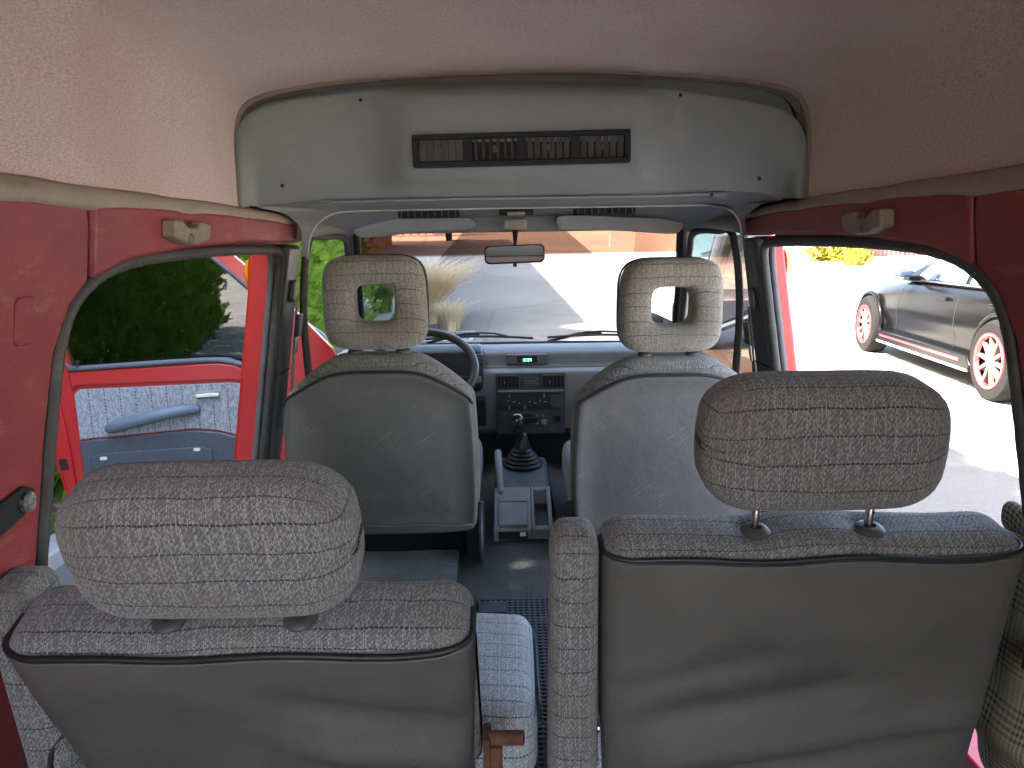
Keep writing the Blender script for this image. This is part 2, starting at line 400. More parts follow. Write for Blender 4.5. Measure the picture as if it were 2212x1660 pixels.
for i in range(12):
    Y = -.8 + 3.22 * i / 11; drop = .0 if Y < 1.9 else (Y - 1.9) ** 2 * .38
    orow.append([(-.655, Y, 1.335)] + [(a * 1.08, Y, b * 1.0 + .05 - drop * (1 if b > 1.45 else .4)) for a, b in sec] + [(.655, Y, 1.335)])
for Y, zc in ((2.45, 1.42), (2.475, 1.338)): orow.append([(p[0] * .88, Y, min(p[2], zc)) for p in orow[-1]])
B().grid(orow).out('roof', REDP, van, True, solid=.004)
OPEN = [(1.895, .40), (1.897, .75), (1.896, 1.0), (1.894, 1.20), (1.886, 1.245), (1.86, 1.264), (1.75, 1.268), (1.5, 1.268), (1.25, 1.262), (1.12, 1.252), (1.04, 1.232), (.985, 1.195), (.962, 1.14), (.952, 1.05), (.943, .92), (.937, .80), (.932, .6), (.93, .40)]
for s in (-1, 1):
    # outer skin: rear quarter, rail over the doorway, middle pillar, sill
    wprism([(-.8, .22), (.905, .22), (.918, .8), (.932, 1.05), (.945, 1.15), (.98, 1.205), (1.03, 1.238), (1.03, 1.345), (-.8, 1.345)], s, -.055, -.004).out('quarter_panel', REDP, van, bevel=.006)
    wprism([(1.034, 1.240), (1.12, 1.260), (1.3, 1.276), (1.9, 1.286), (2.08, 1.286), (2.40, 1.33), (2.40, 1.36), (1.03, 1.36)], s, -.05, -.006).out('roof_rail', REDP, van, bevel=.004)
    bp = B().prism([(1.912, .22), (2.05, .22), (2.05, 1.284), (1.912, 1.284)], lambda a, b, d: W(a, b, s, d), -.075 if s < 0 else -.052, -.008)
    bp.out('door_pillar', REDP, van, bevel=.01)
    wprism([(.94, .24), (1.91, .24), (1.91, .40), (.94, .40)], s, -.06, .02).out('door_sill', REDP, van, bevel=.006)
    # amber side lamp on the pillar edge
    c = W(1.955, 1.205, s, -.076 if s < 0 else -.053)
    lm = B().lathe([(.0, -.001), (.02, 0), (.03, .004), (.026, .013), (.012, .019), (0, .02)], (0, 0, 0), 'X', 16, Matrix.Diagonal((s, 1, 1.5)).to_3x3())
    lm.v = [tuple(Vector(v) + c) for v in lm.v]; lm.out('side_lamp', ORANGE, van)
    st = B().prism([(.012, 0), (.040, 0), (.040, .07), (.012, .07)], lambda a, b, d: W(1.908 - d, .64 + b, s, -.05 + a), 0, .006)
    st.out('latch_plate', TAN, van, bevel=.002)
    # inside trim
    rp = [(-.8, .36), (.915, .36), (.925, .8), (.938, 1.04), (.950, 1.14), (.982, 1.20), (1.022, 1.230), (1.020, 1.30), (1.012, 1.334), (-.8, 1.334)]
    o = wprism(rp, s, -.002, .016).out('pillar_trim', REDT, van, bevel=.008, seg=3)
    tp = [(1.026, 1.232), (1.12, 1.256), (1.3, 1.272), (1.6, 1.284), (1.9, 1.285), (2.03, 1.287), (2.085, 1.297), (2.09, 1.312), (2.05, 1.328), (1.8, 1.338), (1.5, 1.341), (1.2, 1.339), (1.018, 1.335)]
    o = wprism(tp, s, -.002, .02).out('rail_trim', REDT, van, bevel=.012, seg=4)
    # raised square knock-out on the rear trim
    q = B().prism(rrect(.036, .058, .008, 4, (.885, 1.19)), lambda a, b, d: W(a, b, s, d), .015, .0185); q.out('blanking_square', REDT, van, bevel=.002)
    # tan strip tucked under the ceiling cloth
    rows = []
    for i in range(30):
        Y = -.75 + 2.82 * i / 29; wv = .0015 * math.sin(Y * 23) + .001 * math.sin(Y * 61)
        rows.append([(s * (.606 + .0), Y, 1.326 + wv), (s * (.588 + wv), Y, 1.329 + wv), (s * .584, Y, 1.340), (s * .588, Y, 1.352), (s * (.599), Y, 1.358 + wv)])
    B().grid(rows).out('ceiling_strip', TANS, van, True, solid=.003)
    # rubber seal round the doorway
    path = smoothpath([W(a, b, s, .010) for a, b in OPEN], 5)
    B().tube(path, [.0105 + .0006 * (i % 2) for i in range(len(path))], 10).out('doorway_seal', RUBBER, van, True)
    path2 = smoothpath([W(a + (.018 if a > 1.5 else -.018) * (1 if b < 1.22 else .6), b + (.012 if b > 1.2 else 0), s, -.016) for a, b in OPEN], 5)
    B().tube(path2, .009, 8).out('outer_seal', simple('outer_seal_rubber', (.11, .115, .125), .55), van, True)
    # plastic cover of the middle pillar
    pc = B().prism([(1.905, .40), (2.03, .40), (2.03, .96), (2.02, 1.28), (1.912, 1.28), (1.905, .96)], lambda a, b, d: W(a, b, s, d), -.006, .024)
    pc.out('pillar_cover', PILLARP, van, bevel=.012, seg=3)
    B().prism([(1.9, .944), (2.02, .944), (2.02, .949), (1.9, .949)], lambda a, b, d: W(a, b, s, d), .0, .0255).out('cover_joint', BLACKM, van)
    # windscreen pillar and the frame above the cab door
    B().tube(smoothpath([(s * .582, 1.98, 1.318), (s * .575, 2.2, 1.332), (s * .555, 2.40, 1.338), (s * .545, 2.47, 1.325), (s * .575, 2.62, 1.20), (s * .62, 2.83, 1.03), (s * .655, 3.03, .875), (s * .66, 3.05, .6)], 6), .027, 12).out('windscreen_pillar', simple('pillar_paint', (.22, .19, .17), .5, var=.2), van, True)
    B().tube(smoothpath([(s * .600, 2.06, .86), (s * .604, 2.055, 1.1), (s * .583, 2.07, 1.285), (s * .574, 2.2, 1.303), (s * .556, 2.40, 1.30), (s * .572, 2.52, 1.235), (s * .61, 2.75, 1.05), (s * .648, 2.98, .87)], 6), .011, 8).out('cab_door_seal', RUBBER, van, True)
# carpeted floor with its step and tunnel
rows = []
for i in range(80):
    Y = -.75 + 3.75 * i / 79; row = []
    for j in range(40):
        x = -.70 + 1.4 * j / 39
        z = FLOOR + .018 * sstep(1.66, 1.76, Y) + .028 * sstep(.2, .05, abs(x)) * sstep(1.6, 1.85, Y) + .004 * math.sin(9 * x + 4 * Y) * math.sin(7 * Y) + .002 * math.sin(31 * x) * math.sin(23 * Y)
        row.append((x, Y, z))
    rows.append(row)
B().grid(rows).out('floor_carpet', CARPET, van, True)
B().box((0, 1.15, .34), (1.38, 3.8, .1)).out('underbody', BLACKM, van, False)
# nose, cowl, bulkhead
B().box((0, 3.10, .55), (1.36, .06, .6)).out('bulkhead', BLACKM, van, False)
B().prism([(3.06, .835), (3.06, .862), (3.2, .855), (3.34, .80), (3.40, .62), (3.40, .26), (3.06, .26)], lambda a, b, d: Vector((d, a, b)), -.68, .68).out('nose_panel', CREAM_GLARE, van, bevel=.02)
# cab roof lining
rows = []
for i in range(14):
    Y = 1.93 + .52 * i / 13; t = i / 13
    rows.append([(x * (1.02 - .08 * t), Y, 1.385 - .03 * t - .055 * abs(x / .6) ** 4 + .006 * math.sin(math.pi * t)) for x in [-.6 + 1.2 * j / 24 for j in range(25)]])
B().grid(rows).out('cab_headliner', GREYP2, van, True)
B().prism([(2.425, 1.312), (2.45, 1.312), (2.46, 1.37), (2.40, 1.37)], lambda a, b, d: Vector((d, a + .05 * (1 - (d / .55) ** 2) * 0, b)), -.54, .54).out('header_rail', GREYP2, van, bevel=.006)
# laminated windscreen with brown shade band, and its rubber
def scr(x, t): return Vector((x * (.63 - .105 * t), 3.055 - .60 * t - .05 * (x * x) * (1 - .4 * t), .868 + .462 * t))
B().grid([[scr(-1 + 2 * j / 20, i / 14) for j in range(21)] for i in range(15)]).out('windscreen', G_SCREEN, van, True)
ed = [scr(-1 + 2 * j / 12, 0) for j in range(13)] + [scr(1, i / 8) for i in range(1, 9)] + [scr(1 - 2 * j / 12, 1) for j in range(1, 13)] + [scr(-1, 1 - i / 8) for i in range(1, 8)]
B().tube(ed, .010, 8, True).out('windscreen_seal', BLACKM, van, True)
# passenger door, shut: lower part and tinted pane
s = 1
wprism([(2.06, .30), (3.0, .30), (3.0, .84), (2.06, .81)], s, -.06, .015).out('passenger_door', REDT, van, bevel=.015)
B().grid([[W(2.075 + (2.965 - 2.075) * j / 8, .80 + (t) * (.49 - .40 * max(0, (2.075 + .89 * j / 8 - 2.42) / .55)), s, -.012) for j in range(9)] for t in [i / 6 for i in range(7)]]).out('passenger_window', G_SIDE, van, True)
B().tube([W(2.06, .83, s, .0), W(2.98, .86, s, .0)], .014, 8).out('window_seal', RUBBER, van, True)

# driver door, swung wide open on its front hinges
HG = Vector((-.69, 2.72, 0)); DA = R(82); de = Vector((-math.sin(DA), -math.cos(DA), 0)); dn = Vector((math.cos(DA), -math.sin(DA), 0))
def D(u, z, d=0.):
    u, z = u * (1 + .05 * u / .9), z - .017 * u / .9
    return HG + de * u + dn * d + Vector((0, 0, z))
def dpr(poly, d0, d1): return B().prism(poly, lambda a, b, d: D(a, b, d), d0, d1)
belt = [(.0, .868), (.30, .868), (.345, .885), (.40, .893), (.86, .889)]
door = B()
low = [(.0, .30), (.90, .30), (.925, .42), (.955, .60), (.968, .80), (.970, .93)]
outer_top = [(.965, 1.10), (.945, 1.24), (.90, 1.315), (.82, 1.335), (.46, 1.345), (.385, 1.325), (.146, 1.075), (-.012, .89), (-.012, .30)]
inner = [(.865, .885), (.895, 1.06), (.895, 1.2), (.86, 1.272), (.80, 1.29), (.47, 1.298), (.42, 1.28), (.235, 1.09), (.215, 1.0), (.24, .90), (.30, .862), (.345, .878), (.42, .889)]
# door shell as ring: outer outline against window hole
ou = lerp_poly([Vector((a, 0, b)) for a, b in low[::1] + outer_top], 90); N_ = 90
def ring(outl, inn, d0, d1, name, mat):
    b = B(); cu = Vector((.55, 0, 1.07)); inn3 = [Vector((a, 0, c)) for a, c in inn]; inn3 = lerp_poly(inn3 + [inn3[0]], 200)
    inn2 = []
    for p in outl:
        a = math.atan2(p.z - cu.z, p.x - cu.x)
        inn2.append(min(inn3, key=lambda q: abs((math.atan2(q.z - cu.z, q.x - cu.x) - a + math.pi) % (2 * math.pi) - math.pi)))
    r_ = [[D(p.x, p.z, d0) for p in outl], [D(p.x, p.z, d1) for p in outl], [D(p.x, p.z, d1) for p in inn2], [D(p.x, p.z, d0) for p in inn2], [D(p.x, p.z, d0) for p in outl]]
    b.grid(r_, True); return b.out(name, mat, van, 'auto')
drv = ring(ou, inner, -.03, .012, 'driver_door', REDP)
drv['label'] = 'driver door swung open with dark window'
def dpart(bb, name, mat, **k): return bb.out(name, mat, drv, **k)
# inner pressing: raised waist and rear flange
dpart(dpr([(.30, .80), (.36, .812), (.85, .822), (.866, .80), (.872, .872), (.40, .878), (.345, .868), (.31, .85)], .011, .024), 'waist_rail', REDP, bevel=.012, seg=3)
dpart(dpr([(.885, .32), (.905, .32), (.945, .62), (.948, .86), (.915, .86), (.893, .6)], .011, .022), 'rear_flange', REDP, bevel=.006)
gp = [Vector((a, 0, c)) for a, c in inner]
dpart(B().add([D(p.x, p.z, -.008) for p in gp], [tuple(range(len(gp)))]), 'window_pane', G_DARK, smooth=False)
dpart(B().tube(smoothpath([D(a, b, .008) for a, b in inner], 4, True), .0085, 8, True), 'pane_seal', simple('door_seal', (.07, .08, .10), .5), smooth=True)
dpart(B().tube(smoothpath([D(a, b, .02) for a, b in [(.87, .882), (.6, .888), (.42, .889), (.36, .880), (.30, .858), (.26, .83)]], 5), .010, 8), 'waist_seal', simple('waist_seal_rubber', (.10, .115, .14), .5), smooth=True)
dpart(dpr([(.30, .79), (.36, .803), (.845, .808), (.862, .79), (.862, .625), (.80, .628), (.50, .640), (.42, .628), (.34, .60), (.28, .58), (.28, .76)], .012, .020), 'cloth_insert', F_DOOR, bevel=.004)
lp = dpart(dpr([(.28, .575), (.34, .596), (.42, .624), (.50, .636), (.80, .624), (.862, .620), (.862, .34), (.28, .34)], .012, .026), 'lower_panel', DOORLOW, bevel=.006)
dpart(dpr([(.47, .575), (.80, .575), (.83, .56), (.83, .38), (.44, .38), (.44, .56)], .0255, .034), 'map_pocket', DOORLOW, bevel=.006, seg=2)
hp = smoothpath([D(.765, .660, .022), D(.74, .672, .046), (D(.64, .698, .060)), D(.53, .716, .05), D(.475, .712, .024)], 6)
dpart(B().tube(hp, [.016 + .008 * math.sin(math.pi * i / (len(hp) - 1)) for i in range(len(hp))], 10), 'pull_handle', HANDLEB, smooth=True)
for a, b in ((.735, .668), (.505, .714)): 
    sc_ = B().lathe([(0, .0), (.007, 0), (.007, .003), (0, .003)], (0, 0, 0), 'Y', 12); M_ = Matrix.Rotation(math.atan2(dn.x, -dn.y), 3, 'Z')
    sc_.v = [tuple(M_ @ Vector((v[0], -v[1], v[2])) + D(a, b, .062 if a > .6 else .052)) for v in sc_.v]; dpart(sc_, 'screw', BLACKM)
dpart(dpr(rrect(.078, .028, .008, 4, (.44, .764)), .02, .026), 'release_surround', CONS, bevel=.003)
dpart(dpr([(.40, .758), (.475, .757), (.478, .768), (.44, .771), (.40, .769)], .028, .040), 'release_lever', WHITEP, bevel=.003)
kb = B().lathe([(.0045, 0), (.0045, .018), (.008, .021), (.008, .027), (0, .029)], D(.838, .884, .024), 'Z', 12); dpart(kb, 'lock_knob', BLACKP)
dpart(dpr([(.905, .52), (.928, .52), (.930, .56), (.907, .56)], .0215, .026), 'latch', BLACKM)
for a, b in ((.79, .555), (.49, .565)): dpart(dpr(rrect(.022, .012, .004, 3, (a, b)), .033, .0345), 'paint_chip', WHITEP)
# door mirror is folded against the far side of the door
dpart(dpr([(.02, .90), (.18, .90), (.19, 1.0), (.14, 1.03), (.03, .95)], -.11, -.035), 'wing_mirror', BLACKP, bevel=.02)

# wipers lying on the screen
def wiper(x0, x1, lbl, ph):
    t = thing('windscreen_wiper', lbl, 'wiper', tuple(scr(x0 / .63, .04) + Vector((0, .03, 0))), 'windscreen wipers')
    n = 14; P = [scr((x0 + (x1 - x0) * i / n) / .62, .035 + .035 * math.sin(ph + math.pi * .8 * i / n)) + Vector((0, .024, .004)) for i in range(n + 1)]
    B().tube(P, .005, 6).out('blade', BLACKM, t, True)
    B().tube([P[0] + Vector((0, .02, -.02)), P[4] + Vector((0, .012, .006)), P[7] + Vector((0, .006, .010))], .006, 6).out('arm', BLACKM, t, True)
    B().tube([P[3], P[5] + Vector((0, .004, .012)), P[7] + Vector((0, .004, .014)), P[9] + Vector((0, .004, .012)), P[11]], .004, 6).out('bridge', BLACKM, t, True)
wiper(-.38, .06, 'black wiper lying on the windscreen behind the steering wheel', .5)
wiper(.12, .56, 'black wiper lying on the windscreen before the passenger seat', .3)

# overhead air-vent panel, hung from the roof behind the cab
ohp = thing('overhead_vent_panel', 'grey moulded ceiling panel holding a row of four black air vents', 'vent panel', tuple(aY(1125, 320, 1.62)))
TOP = [(511, 441), (509, 360), (512, 290), (524, 258), (552, 236), (600, 221), (700, 205), (860, 188), (1000, 181), (1130, 179), (1270, 180), (1400, 186), (1560, 207), (1660, 226), (1708, 246), (1733, 276), (1744, 320), (1742, 380), (1737, 428)]
BOT = [(556, 447), (558, 447), (560, 446), (564, 445), (572, 444), (600, 442), (700, 432), (860, 428), (1000, 426), (1130, 424), (1270, 421), (1400, 419), (1560, 414), (1640, 417), (1662, 421), (1675, 424), (1682, 426), (1688, 427), (1692, 428)]
def col_path(pts, n=5): return smoothpath([(a, 0, b) for a, b in pts], n)
tp_, bt_ = col_path(TOP), col_path(BOT); rows = []
for r_ in range(25):
    q = r_ / 24; row = []
    for a, b in zip(tp_, bt_):
        px = a.x + (b.x - a.x) * q; py = a.z + (b.z - a.z) * q
        Yd = 1.605 + .075 * q * q
        bul = sstep(832, 866, px) * sstep(1438, 1396, px) * sstep(0, .10, q) * sstep(1.0, .80, q)
        Yd -= .045 * bul + .012 * math.sin(math.pi * q)
        row.append(aY(px, py, Yd))
    rows.append(row)
back = [p + Vector((0, .05, 0)) for p in rows[0]]
B().grid([[p + Vector((0, .02, .05)) for p in back], back] + rows).out('panel', GREYP, ohp, True)
RID = [(648, 560), (652, 522), (650, 496), (632, 474), (604, 459), (556, 448), (600, 443), (700, 433), (1000, 427), (1130, 425), (1400, 420), (1560, 415), (1640, 418), (1692, 429), (1650, 440), (1624, 456), (1610, 474), (1607, 500), (1612, 545)]
RY = [1.93, 1.93, 1.92, 1.86, 1.76, 1.69, 1.69, 1.685, 1.685, 1.685, 1.685, 1.685, 1.69, 1.69, 1.76, 1.86, 1.92, 1.93, 1.93]
LIP = [(664, 560), (668, 522), (676, 498), (690, 480), (708, 467), (726, 460), (745, 457), (800, 455), (1000, 451), (1130, 449), (1400, 445), (1520, 443), (1545, 444), (1566, 448), (1580, 456), (1591, 468), (1598, 482), (1602, 505), (1604, 545)]
a_ = smoothpath([aY(*p, y) for p, y in zip(RID, RY)], 6); b_ = smoothpath([aY(*p, 1.95) for p in LIP], 6)
a0 = [aY(*p, y) for p, y in zip(RID, RY)]
rows = []
for r_ in range(8):
    q = r_ / 7; rows.append([p.lerp(k, q) + Vector((0, 0, .006 * math.sin(math.pi * q))) for p, k in zip(a_, b_)])
rows.append([p + Vector((0, .012, .004)) for p in b_]); rows.append([p + Vector((0, .02, .03)) for p in b_])
B().grid(rows).out('arch', GREYP, ohp, True)
B().tube([p + Vector((0, -.001, 0)) for p in b_], .0035, 6).out('arch_lip', simple('arch_edge', (.42, .44, .42), .5), ohp, True)
# ledge line and the two clip tabs
B().tube([aY(p[0], p[1], 1.674) for p in ((655, 447), (720, 437), (1000, 430), (1400, 424), (1530, 419))], .003, 6).out('ledge', GREYP, ohp, True)
for a, b in ((700, 437), (1545, 421)):
    c = aY(a + 8, b, 1.685); B().box(c, (.032, .02, .009)).out('clip_tab', GREYP, ohp, bevel=.002)
for a, b in ((779, 217), (947, 198), (1308, 195), (1470, 206), (610, 402), (1640, 386)):
    c = aY(a, b, 1.598 if b > 300 else 1.604); M_ = B().lathe([(0, -.004), (.0035, -.003), (.0042, 0), (0, .002)], c, 'Y', 10); M_.out('screw', BLACKM, ohp)
# vent strip
v0, v1 = aY(889, 289, 1.555), aY(1362, 353, 1.555); vcx, vcz = (v0.x + v1.x) / 2, (v0.z + v1.z) / 2; vw, vh = v1.x - v0.x, v0.z - v1.z
VM = Matrix.Translation((vcx, 1.553, vcz)) @ Matrix.Rotation(R(-.6), 4, 'Y')
def vloc(x, d, z): return VM @ Vector((x, d, z))
holes = [-.1625 + k * .1085 for k in range(4)]; hw_, hh_ = .0455, .0215
# frame face: strips around the four openings
xs = [-vw / 2] + sum([[h - hw_, h + hw_] for h in holes], []) + [vw / 2]
ofr = B().prism(rrect(vw, vh, .007, 4), lambda a, b, d: vloc(a, d, b), .0155, .024).out('vent_frame', BLACKM, ohp, bevel=.002)
for i in range(0, len(xs), 2): B().add([vloc(x, d, z) for d in (0, .016) for x in (xs[i], xs[i + 1]) for z in (-hh_, hh_)], [(0, 2, 3, 1), (4, 5, 7, 6), (0, 1, 5, 4), (2, 6, 7, 3), (0, 4, 6, 2), (1, 3, 7, 5)]).out('frame_post', BLACKM, ofr, False)
for z0, z1 in ((hh_ + .0004, vh / 2), (-vh / 2, -hh_ - .0004)):
    pl = rrect(vw, abs(z1 - z0), .003, 4, (0, (z0 + z1) / 2)); B().prism(pl, lambda a, b, d: vloc(a, d, b), -.0015, .016).out('frame_bar', BLACKM, ofr, bevel=.002)
for hi, h in enumerate(holes):
    bx_ = B().add([vloc(x, d, z) for d in (.0, .0152) for x in (h - hw_, h + hw_) for z in (-hh_, hh_)], [(4, 5, 7, 6), (0, 1, 5, 4), (2, 6, 7, 3), (0, 4, 6, 2), (1, 3, 7, 5)])
    ob = bx_.out('vent_outlet', BLACKM, ohp, False)
    for k in range(6):
        x = h - .037 + k * .0148; an = R(78 if hi == 0 else (-28 if hi == 1 else 62))
        sl_ = B().box((0, 0, 0), (.0015, .012 if hi else .0145, hh_ * 1.85)); Mx = Matrix.Rotation(an, 3, 'Z')
        sl_.v = [tuple(vloc(*(Mx @ Vector(v) + Vector((x, .007, 0))))) for v in sl_.v]; sl_.out('slat', simple('vent_slat', (.07, .066, .058), .6, var=.4, scale=60) if hi == 0 and k == 0 else bpy.data.materials['vent_slat'], ob, False)
    B().prism(rrect(.008, .013, .003, 3, (h + .0, 0)), lambda a, b, d: vloc(a, d, b), -.003, .006).out('vent_tab', CONSD, ob, bevel=.001)

# grab handles on the rails
def hook(s, lbl):
    c = W(1.29, 1.297, s, .02); t = thing('coat_bracket', lbl, 'bracket', tuple(c), 'tan brackets over the doorways')
    L = .074
    pr = [(-L, .022), (-L * .95, -.006), (-.02, -.017), (.02, -.018), (L * .95, -.010), (L, .016), (L * .62, .022), (L * .35, .021), (.28 * L, .013), (-.22 * L, .010), (-.60 * L, .021)]
    q = B().prism([(a * 1, b * 1.0) for a, b in pr], lambda a, b, d: W(c.y - s * 0 + a, c.z + b, s, d), .018, .042); q.out('body', TAN, t, bevel=.004, seg=3)
    k = B().lathe([(0, -.002), (.0085, -.002), (.0095, .001), (.006, .004), (0, .0045)], (0, 0, 0), 'X', 16, Matrix.Diagonal((-s, 1, 1)).to_3x3()); k.v = [tuple(Vector(v) + W(c.y - .012, c.z - .007, s, .042)) for v in k.v]
    k.out('screw_cap', simple('bracket_cap', (.13, .105, .075), .5), t)
hook(-1, 'tan plastic bracket on the faded bright red rail'); hook(1, 'tan plastic bracket on the dark red rail above the black car')
# belt anchor on the left rear trim
a = thing('belt_anchor', 'black belt anchor plate with a bolt on the red rear trim', 'belt anchor', tuple(W(.885, .95, -1, .018)))
B().prism([(.80, .925), (.885, .945), (.905, .955), (.905, .975), (.885, .985), (.80, .968)], lambda p, q, d: W(p, q, -1, d), .017, .024).out('plate', BLACKM, a, bevel=.003)
k = B().lathe([(0, 0), (.013, 0), (.013, .006), (.009, .009), (0, .009)], (0, 0, 0), 'X', 14); k.v = [tuple(Vector(v) + W(.885, .964, -1, .024)) for v in k.v]; k.out('bolt', STEEL, a)
# seat belts at the middle pillars
def belt(s, lbl):
    t = thing('seat_belt', lbl, 'seat belt', tuple(W(1.965, 1.19 if s < 0 else 1.17, s, .03)), 'front seat belts')
    za = 1.16 if s < 0 else 1.12
    B().prism(rrect(.030, .060, .013, 5, (1.965, za)), lambda p, q, d: W(p, q, s, d), .024, .036).out('anchor', PILLARP, t, bevel=.004)
    B().prism([(1.958, za - .02), (1.975, za - .02), (2.02, .52), (1.98, .50)], lambda p, q, d: W(p, q, s, d + .02 * (za - q)), .040, .042).out('webbing', BELT if s < 0 else PILLARP, t, smooth=False)
    B().prism([(1.945, za - .06), (1.985, za - .06), (1.988, za - .12), (1.950, za - .12)], lambda p, q, d: W(p, q, s, d), .048, .058).out('tongue_holder', BLACKP, t, bevel=.003)
    B().prism([(1.956, za - .121), (1.978, za - .121), (1.976, za - .165), (1.958, za - .165)], lambda p, q, d: W(p, q, s, d), .050, .053).out('tongue', STEEL, t, bevel=.001)
belt(-1, 'pale seat belt hanging on the pillar beside the driver seat'); belt(1, 'dark seat belt with steel tongue on the passenger side pillar')
# ------------------------------------------------------------------ middle row seats
def wr_noise(x, z, seed):                        # soft creases in the vinyl backs
    return 0
def mid_seat(lbl, x0, x1, Qy, Qz, ang, L, hb, name_seed, hx, rightseat):
    a = R(ang); ca, sa = math.cos(a), math.sin(a); xc = (x0 + x1) / 2; w_ = x1 - x0
    t = thing('middle_row_seat', lbl, 'seat', (xc, Qy + .05, FLOOR), 'middle row seats')
    def P(x, tt, s_): return Vector((x, Qy + tt * ca - s_ * sa, Qz + tt * sa + s_ * ca))
    s_lo = -.16
    # vinyl back shell with creases
    def creas(q):
        x, y, z = q; z_ = z + (L + s_lo) / 2  ; fx = (x / w_ + .5) * (1 if rightseat else 1)
        if y < 0:
            d = 0
            if rightseat:
                # long diagonal folds climbing to the right from the lower left
                for (k0, sl, am, wd, f0, f1) in ((.175, .20, .010, .030, .08, .70), (.10, .16, -.010, .035, .1, 1.0), (.055, .22, .011, .03, .15, .95), (.235, .30, .006, .025, .05, .45), (.015, .12, -.008, .03, .1, .8)):
                    dz = z_ - (k0 + sl * (fx - .1) * w_); d += 1.6 * am * math.exp(-(dz / (wd * .8)) ** 2) * sstep(f0 - .06, f0 + .12, fx) * sstep(f1 + .08, f1 - .15, fx)
                d += -.006 * math.sin(fx * 3.1) * sstep(.44, .3, z_)
            else:
                for (k0, sl, am, wd, f0, f1) in ((.30, -.25, .008, .022, .55, 1.0), (.23, -.22, -.008, .025, .55, 1.0), (.17, -.20, .008, .022, .6, 1.0), (.12, -.2, -.006, .02, .62, 1.), (.30, .02, .003, .06, .05, .6)):
                    dz = z_ - (k0 + sl * (fx - .75) * w_); d += 1.5 * am * math.exp(-(dz / wd) ** 2) * sstep(f0 - .1, f0 + .15, fx) * sstep(f1 + .06, f1 - .06, fx)
                d += -.010 * math.sin(fx * 3.1) * math.sin(max(0, min(1, z_ / .42)) * 3.1)
            d += .0015 * math.sin(37 * x + 11 * z) * math.sin(29 * z - 9 * x)
            q = Vector((x, y + d, z))
        # sides pulled in a little further down
        k = 1 - .05 * sstep(.42, .05, z_); q.x *= k if not rightseat else 1 - .03 * sstep(.42, .05, z_)
        return q
    hs = L - s_lo
    cushion('back_cover', w_, .085, hs, (.030, .022, .010), lambda x, y, z: P(xc + x, .0425 + y, s_lo + hs / 2 + z), VINYL, t, (44, 6, 46), creas)
    # woven cushion rising out of the cover
    def topf(q):
        x, y, z = q
        if z > 0:
            sag = .003 * math.sin(x * 23 + 1) - .005 * math.exp(-((abs(x - hx + xc * 0) - .0) / .03) ** 2)
            for px in (hx - xc - .0735, hx - xc + .0735):
                dd = math.hypot(x - px, (y - .0)); sag -= (.011 if rightseat else .007) * math.exp(-(dd / .028) ** 2)
            q = Vector((x, y, z + sag + .005 * math.cos(x / w_ * math.pi)))
        return q
    hc = L * .8
    topf0 = topf
    def topf(q):
        q = topf0(q)
        if q.y < 0: q.y += .034 * sstep(hc / 2 - .045, hc / 2 - .09, q.z)
        return q
    cushion('backrest', w_ - .002, .100, hc, (.036, .030, .026), lambda x, y, z: P(xc + x, .0515 + y, L + .012 - hc / 2 + z), F_SEAT, t, (40, 10, 16), topf, (.01, .013 if rightseat else .03))
    # piping between cover and weave
    e = .002; pp = [P(x0 + .002, .06, L - .004), P(x0 + .0005, .045, L - .003), P(x0 + .004, .016, L - .002), P(x0 + .03, .000, L - .003)]
    pp += [P(x0 + .03 + (w_ - .06) * i / 10, -.003, L - .004 + .003 * math.sin(i * 1.3)) for i in range(1, 10)]
    pp += [P(x1 - .03, .000, L - .002), P(x1 - .004, .016, L - .002), P(x1 - .0005, .045, L - .003), P(x1 - .002, .06, L - .004)]
    pp = smoothpath(pp, 5); B().tube(pp, .0035, 8).out('piping', BLACKP, t, True)
    B().tube([p + (P(0, -.0012, -.007) - P(0, 0, 0)) for p in pp[8:-8]], .0016, 6).out('seam', simple('cover_seam', (.12, .11, .095), .6), t, True)
    # headrest on two rods
    hh = .168; hd = .098; tl = R(-4)
    def hf(q):
        x, y, z = q; k = 1 - .10 * (abs(z) / .084) ** 3; q.x *= k
        q.y *= 1 - .22 * max(0, z / .084) ** 2 - .1 * (x / .16) ** 4
        q.z -= .010 * (abs(x) / .16) ** 4 * (1 if z > 0 else -1); return q
    cushion('headrest', .304, hd, hh, (.050, .030, .034), lambda x, y, z: P(hx + x, .052 + y * math.cos(tl) - z * math.sin(tl), hb + hh / 2 + z), F_SEAT, t, (34, 8, 18), hf, (.003, .02))
    for dx in (-.0735, .0735):
        B().tube([P(hx + dx, .035, L - .05), P(hx + dx, .042, hb + .05)], .0055, 12).out('rod', STEEL, t, True)
        k = B().lathe([(.0065, .001), (.0075, .0035), (.0105, .004), (.016, .002), (.019, -.001), (.0185, -.004), (.014, -.007), (0, -.008)], (0, 0, 0), 'Z', 20, Matrix.Rotation(a, 3, 'X'))
        c = P(hx + dx, .034, L + .0185); k.v = [tuple(Vector(v) + c) for v in k.v]; k.out('rod_bush', simple('bush_plastic', (.075, .068, .062), .5) if 'bush_plastic' not in bpy.data.materials else bpy.data.materials['bush_plastic'], t)
    return t, P
SL, PL = mid_seat('left middle seat, reclined, with lower headrest and grey vinyl back', -.604, -.078, .916, .45, 24, .421, .463, 0, -.345, False)
SR, PR = mid_seat('right middle seat, more upright, with headrest raised on its rods', .082, .622, .944, .45, 9.5, .438, .490, 1, .354, True)
